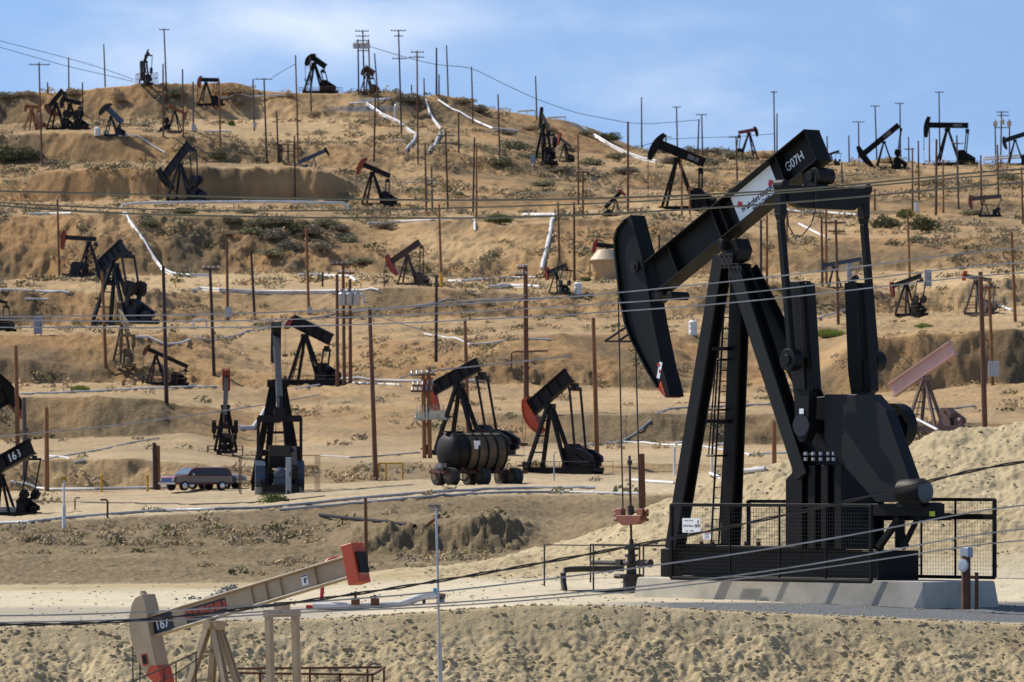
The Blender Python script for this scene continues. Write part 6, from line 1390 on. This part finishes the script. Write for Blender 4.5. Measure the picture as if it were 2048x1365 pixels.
# ------------------------------------------------------------------ sky, sun, camera
w = bpy.data.worlds.new('World'); SC.world = w; w.use_nodes = True
nt = w.node_tree; N, L = nt.nodes, nt.links; N.clear()
out = N.new('ShaderNodeOutputWorld'); bg = N.new('ShaderNodeBackground'); bg.inputs['Strength'].default_value = .14; L.new(bg.outputs[0], out.inputs[0])
sky = N.new('ShaderNodeTexSky'); sky.sky_type = 'NISHITA'; sky.sun_disc = False; sky.sun_elevation = R(45); sky.sun_rotation = math.atan2(SUN.x, SUN.y); sky.altitude = 300; sky.air_density = 1.0; sky.dust_density = .3; sky.ozone_density = 2.0
tc = N.new('ShaderNodeTexCoord'); sx = N.new('ShaderNodeSeparateXYZ'); L.new(tc.outputs['Generated'], sx.inputs[0])
# clear desert air: the blue starts low over the hills
def M(op, a, b=None, c=None):
    x = N.new('ShaderNodeMath'); x.operation = op
    for k, y in enumerate((a, b, c)):
        if y is None: continue
        if isinstance(y, (int, float)): x.inputs[k].default_value = y
        else: L.new(y, x.inputs[k])
    return x.outputs[0]
zz = M('ADD', M('MULTIPLY', sx.outputs['Z'], 1.0), .28)
cb = N.new('ShaderNodeCombineXYZ'); L.new(sx.outputs['X'], cb.inputs['X']); L.new(sx.outputs['Y'], cb.inputs['Y']); L.new(zz, cb.inputs['Z'])
nm = N.new('ShaderNodeVectorMath'); nm.operation = 'NORMALIZE'; L.new(cb.outputs[0], nm.inputs[0]); L.new(nm.outputs[0], sky.inputs['Vector'])
def cloud(sx_, sz_, off, det, ro):
    mp = N.new('ShaderNodeMapping'); mp.inputs['Scale'].default_value = (sx_, 3, sz_); mp.inputs['Location'].default_value = off; L.new(tc.outputs['Generated'], mp.inputs['Vector'])
    n = N.new('ShaderNodeTexNoise'); n.inputs['Scale'].default_value = 1; n.inputs['Detail'].default_value = det; n.inputs['Roughness'].default_value = ro; n.inputs['Distortion'].default_value = .4; L.new(mp.outputs[0], n.inputs['Vector']); return n.outputs['Fac']
n1 = cloud(26, 60, (3.1,0,1.7), 7, .55); n2 = cloud(11, 38, (7.3,0,4.2), 5, .5)
def blob(cx, cz, ax, az):
    a = M('DIVIDE', M('SUBTRACT', sx.outputs['X'], cx), ax); b = M('DIVIDE', M('SUBTRACT', sx.outputs['Z'], cz), az)
    return M('EXPONENT', M('MULTIPLY', M('ADD', M('MULTIPLY', a, a), M('MULTIPLY', b, b)), -1.0))
bank_ = M('ADD', M('MULTIPLY', blob(-.038, .0795, .028, .0075), .33), M('MULTIPLY', blob(.032, .081, .03, .003), .16))
bank_ = M('ADD', bank_, M('MULTIPLY', blob(.047, .0735, .02, .004), .12)); bank_ = M('ADD', bank_, M('MULTIPLY', blob(.03, .0665, .018, .002), .10))
bank_ = M('ADD', bank_, M('MULTIPLY', blob(-.07, .073, .018, .007), .22)); bank_ = M('ADD', bank_, M('MULTIPLY', blob(-.062, .072, .012, .004), .12))
dn = M('ADD', M('ADD', M('MULTIPLY', n1, .85), M('ADD', M('MULTIPLY', n2, .7), -.275)), bank_)
mr = N.new('ShaderNodeMapRange'); mr.interpolation_type = 'SMOOTHSTEP'; mr.inputs['From Min'].default_value = .45; mr.inputs['From Max'].default_value = 1.2; mr.inputs['To Max'].default_value = .85; L.new(dn, mr.inputs['Value'])
mx = N.new('ShaderNodeMix'); mx.data_type = 'RGBA'; L.new(mr.outputs[0], mx.inputs['Factor']); 
hs = N.new('ShaderNodeHueSaturation'); hs.inputs['Saturation'].default_value = 1.0; L.new(sky.outputs[0], hs.inputs['Color']); L.new(hs.outputs[0], mx.inputs['A']); mx.inputs['B'].default_value = (5.6, 6.1, 7.0, 1); L.new(mx.outputs['Result'], bg.inputs['Color'])
sd = bpy.data.lights.new('sun', 'SUN'); sd.energy = 5.0; sd.angle = R(.53); sd.color = (1, .94, .84); so = bpy.data.objects.new('sun', sd); COL.objects.link(so); so.rotation_euler = SUN.to_track_quat('Z', 'Y').to_euler()
cd = bpy.data.cameras.new('camera'); cam = bpy.data.objects.new('camera', cd); COL.objects.link(cam); cam.location = (0,0,0); cam.rotation_euler = (R(90),0,0)
cd.sensor_width = 36; cd.sensor_fit = 'HORIZONTAL'; cd.lens = F/2048*36; cd.shift_y = (V0-682.5)/2048; cd.clip_start = .5; cd.clip_end = 20000
cd.dof.use_dof = True; cd.dof.focus_distance = 152; cd.dof.aperture_fstop = 5.0
SC.camera = cam
vs_ = SC.view_settings; vs_.view_transform = 'Standard'; vs_.look = 'None'; vs_.exposure = .22; vs_.gamma = 1; vs_.use_curve_mapping = False
SC.cycles.use_denoising = True; SC.cycles.max_bounces = 5
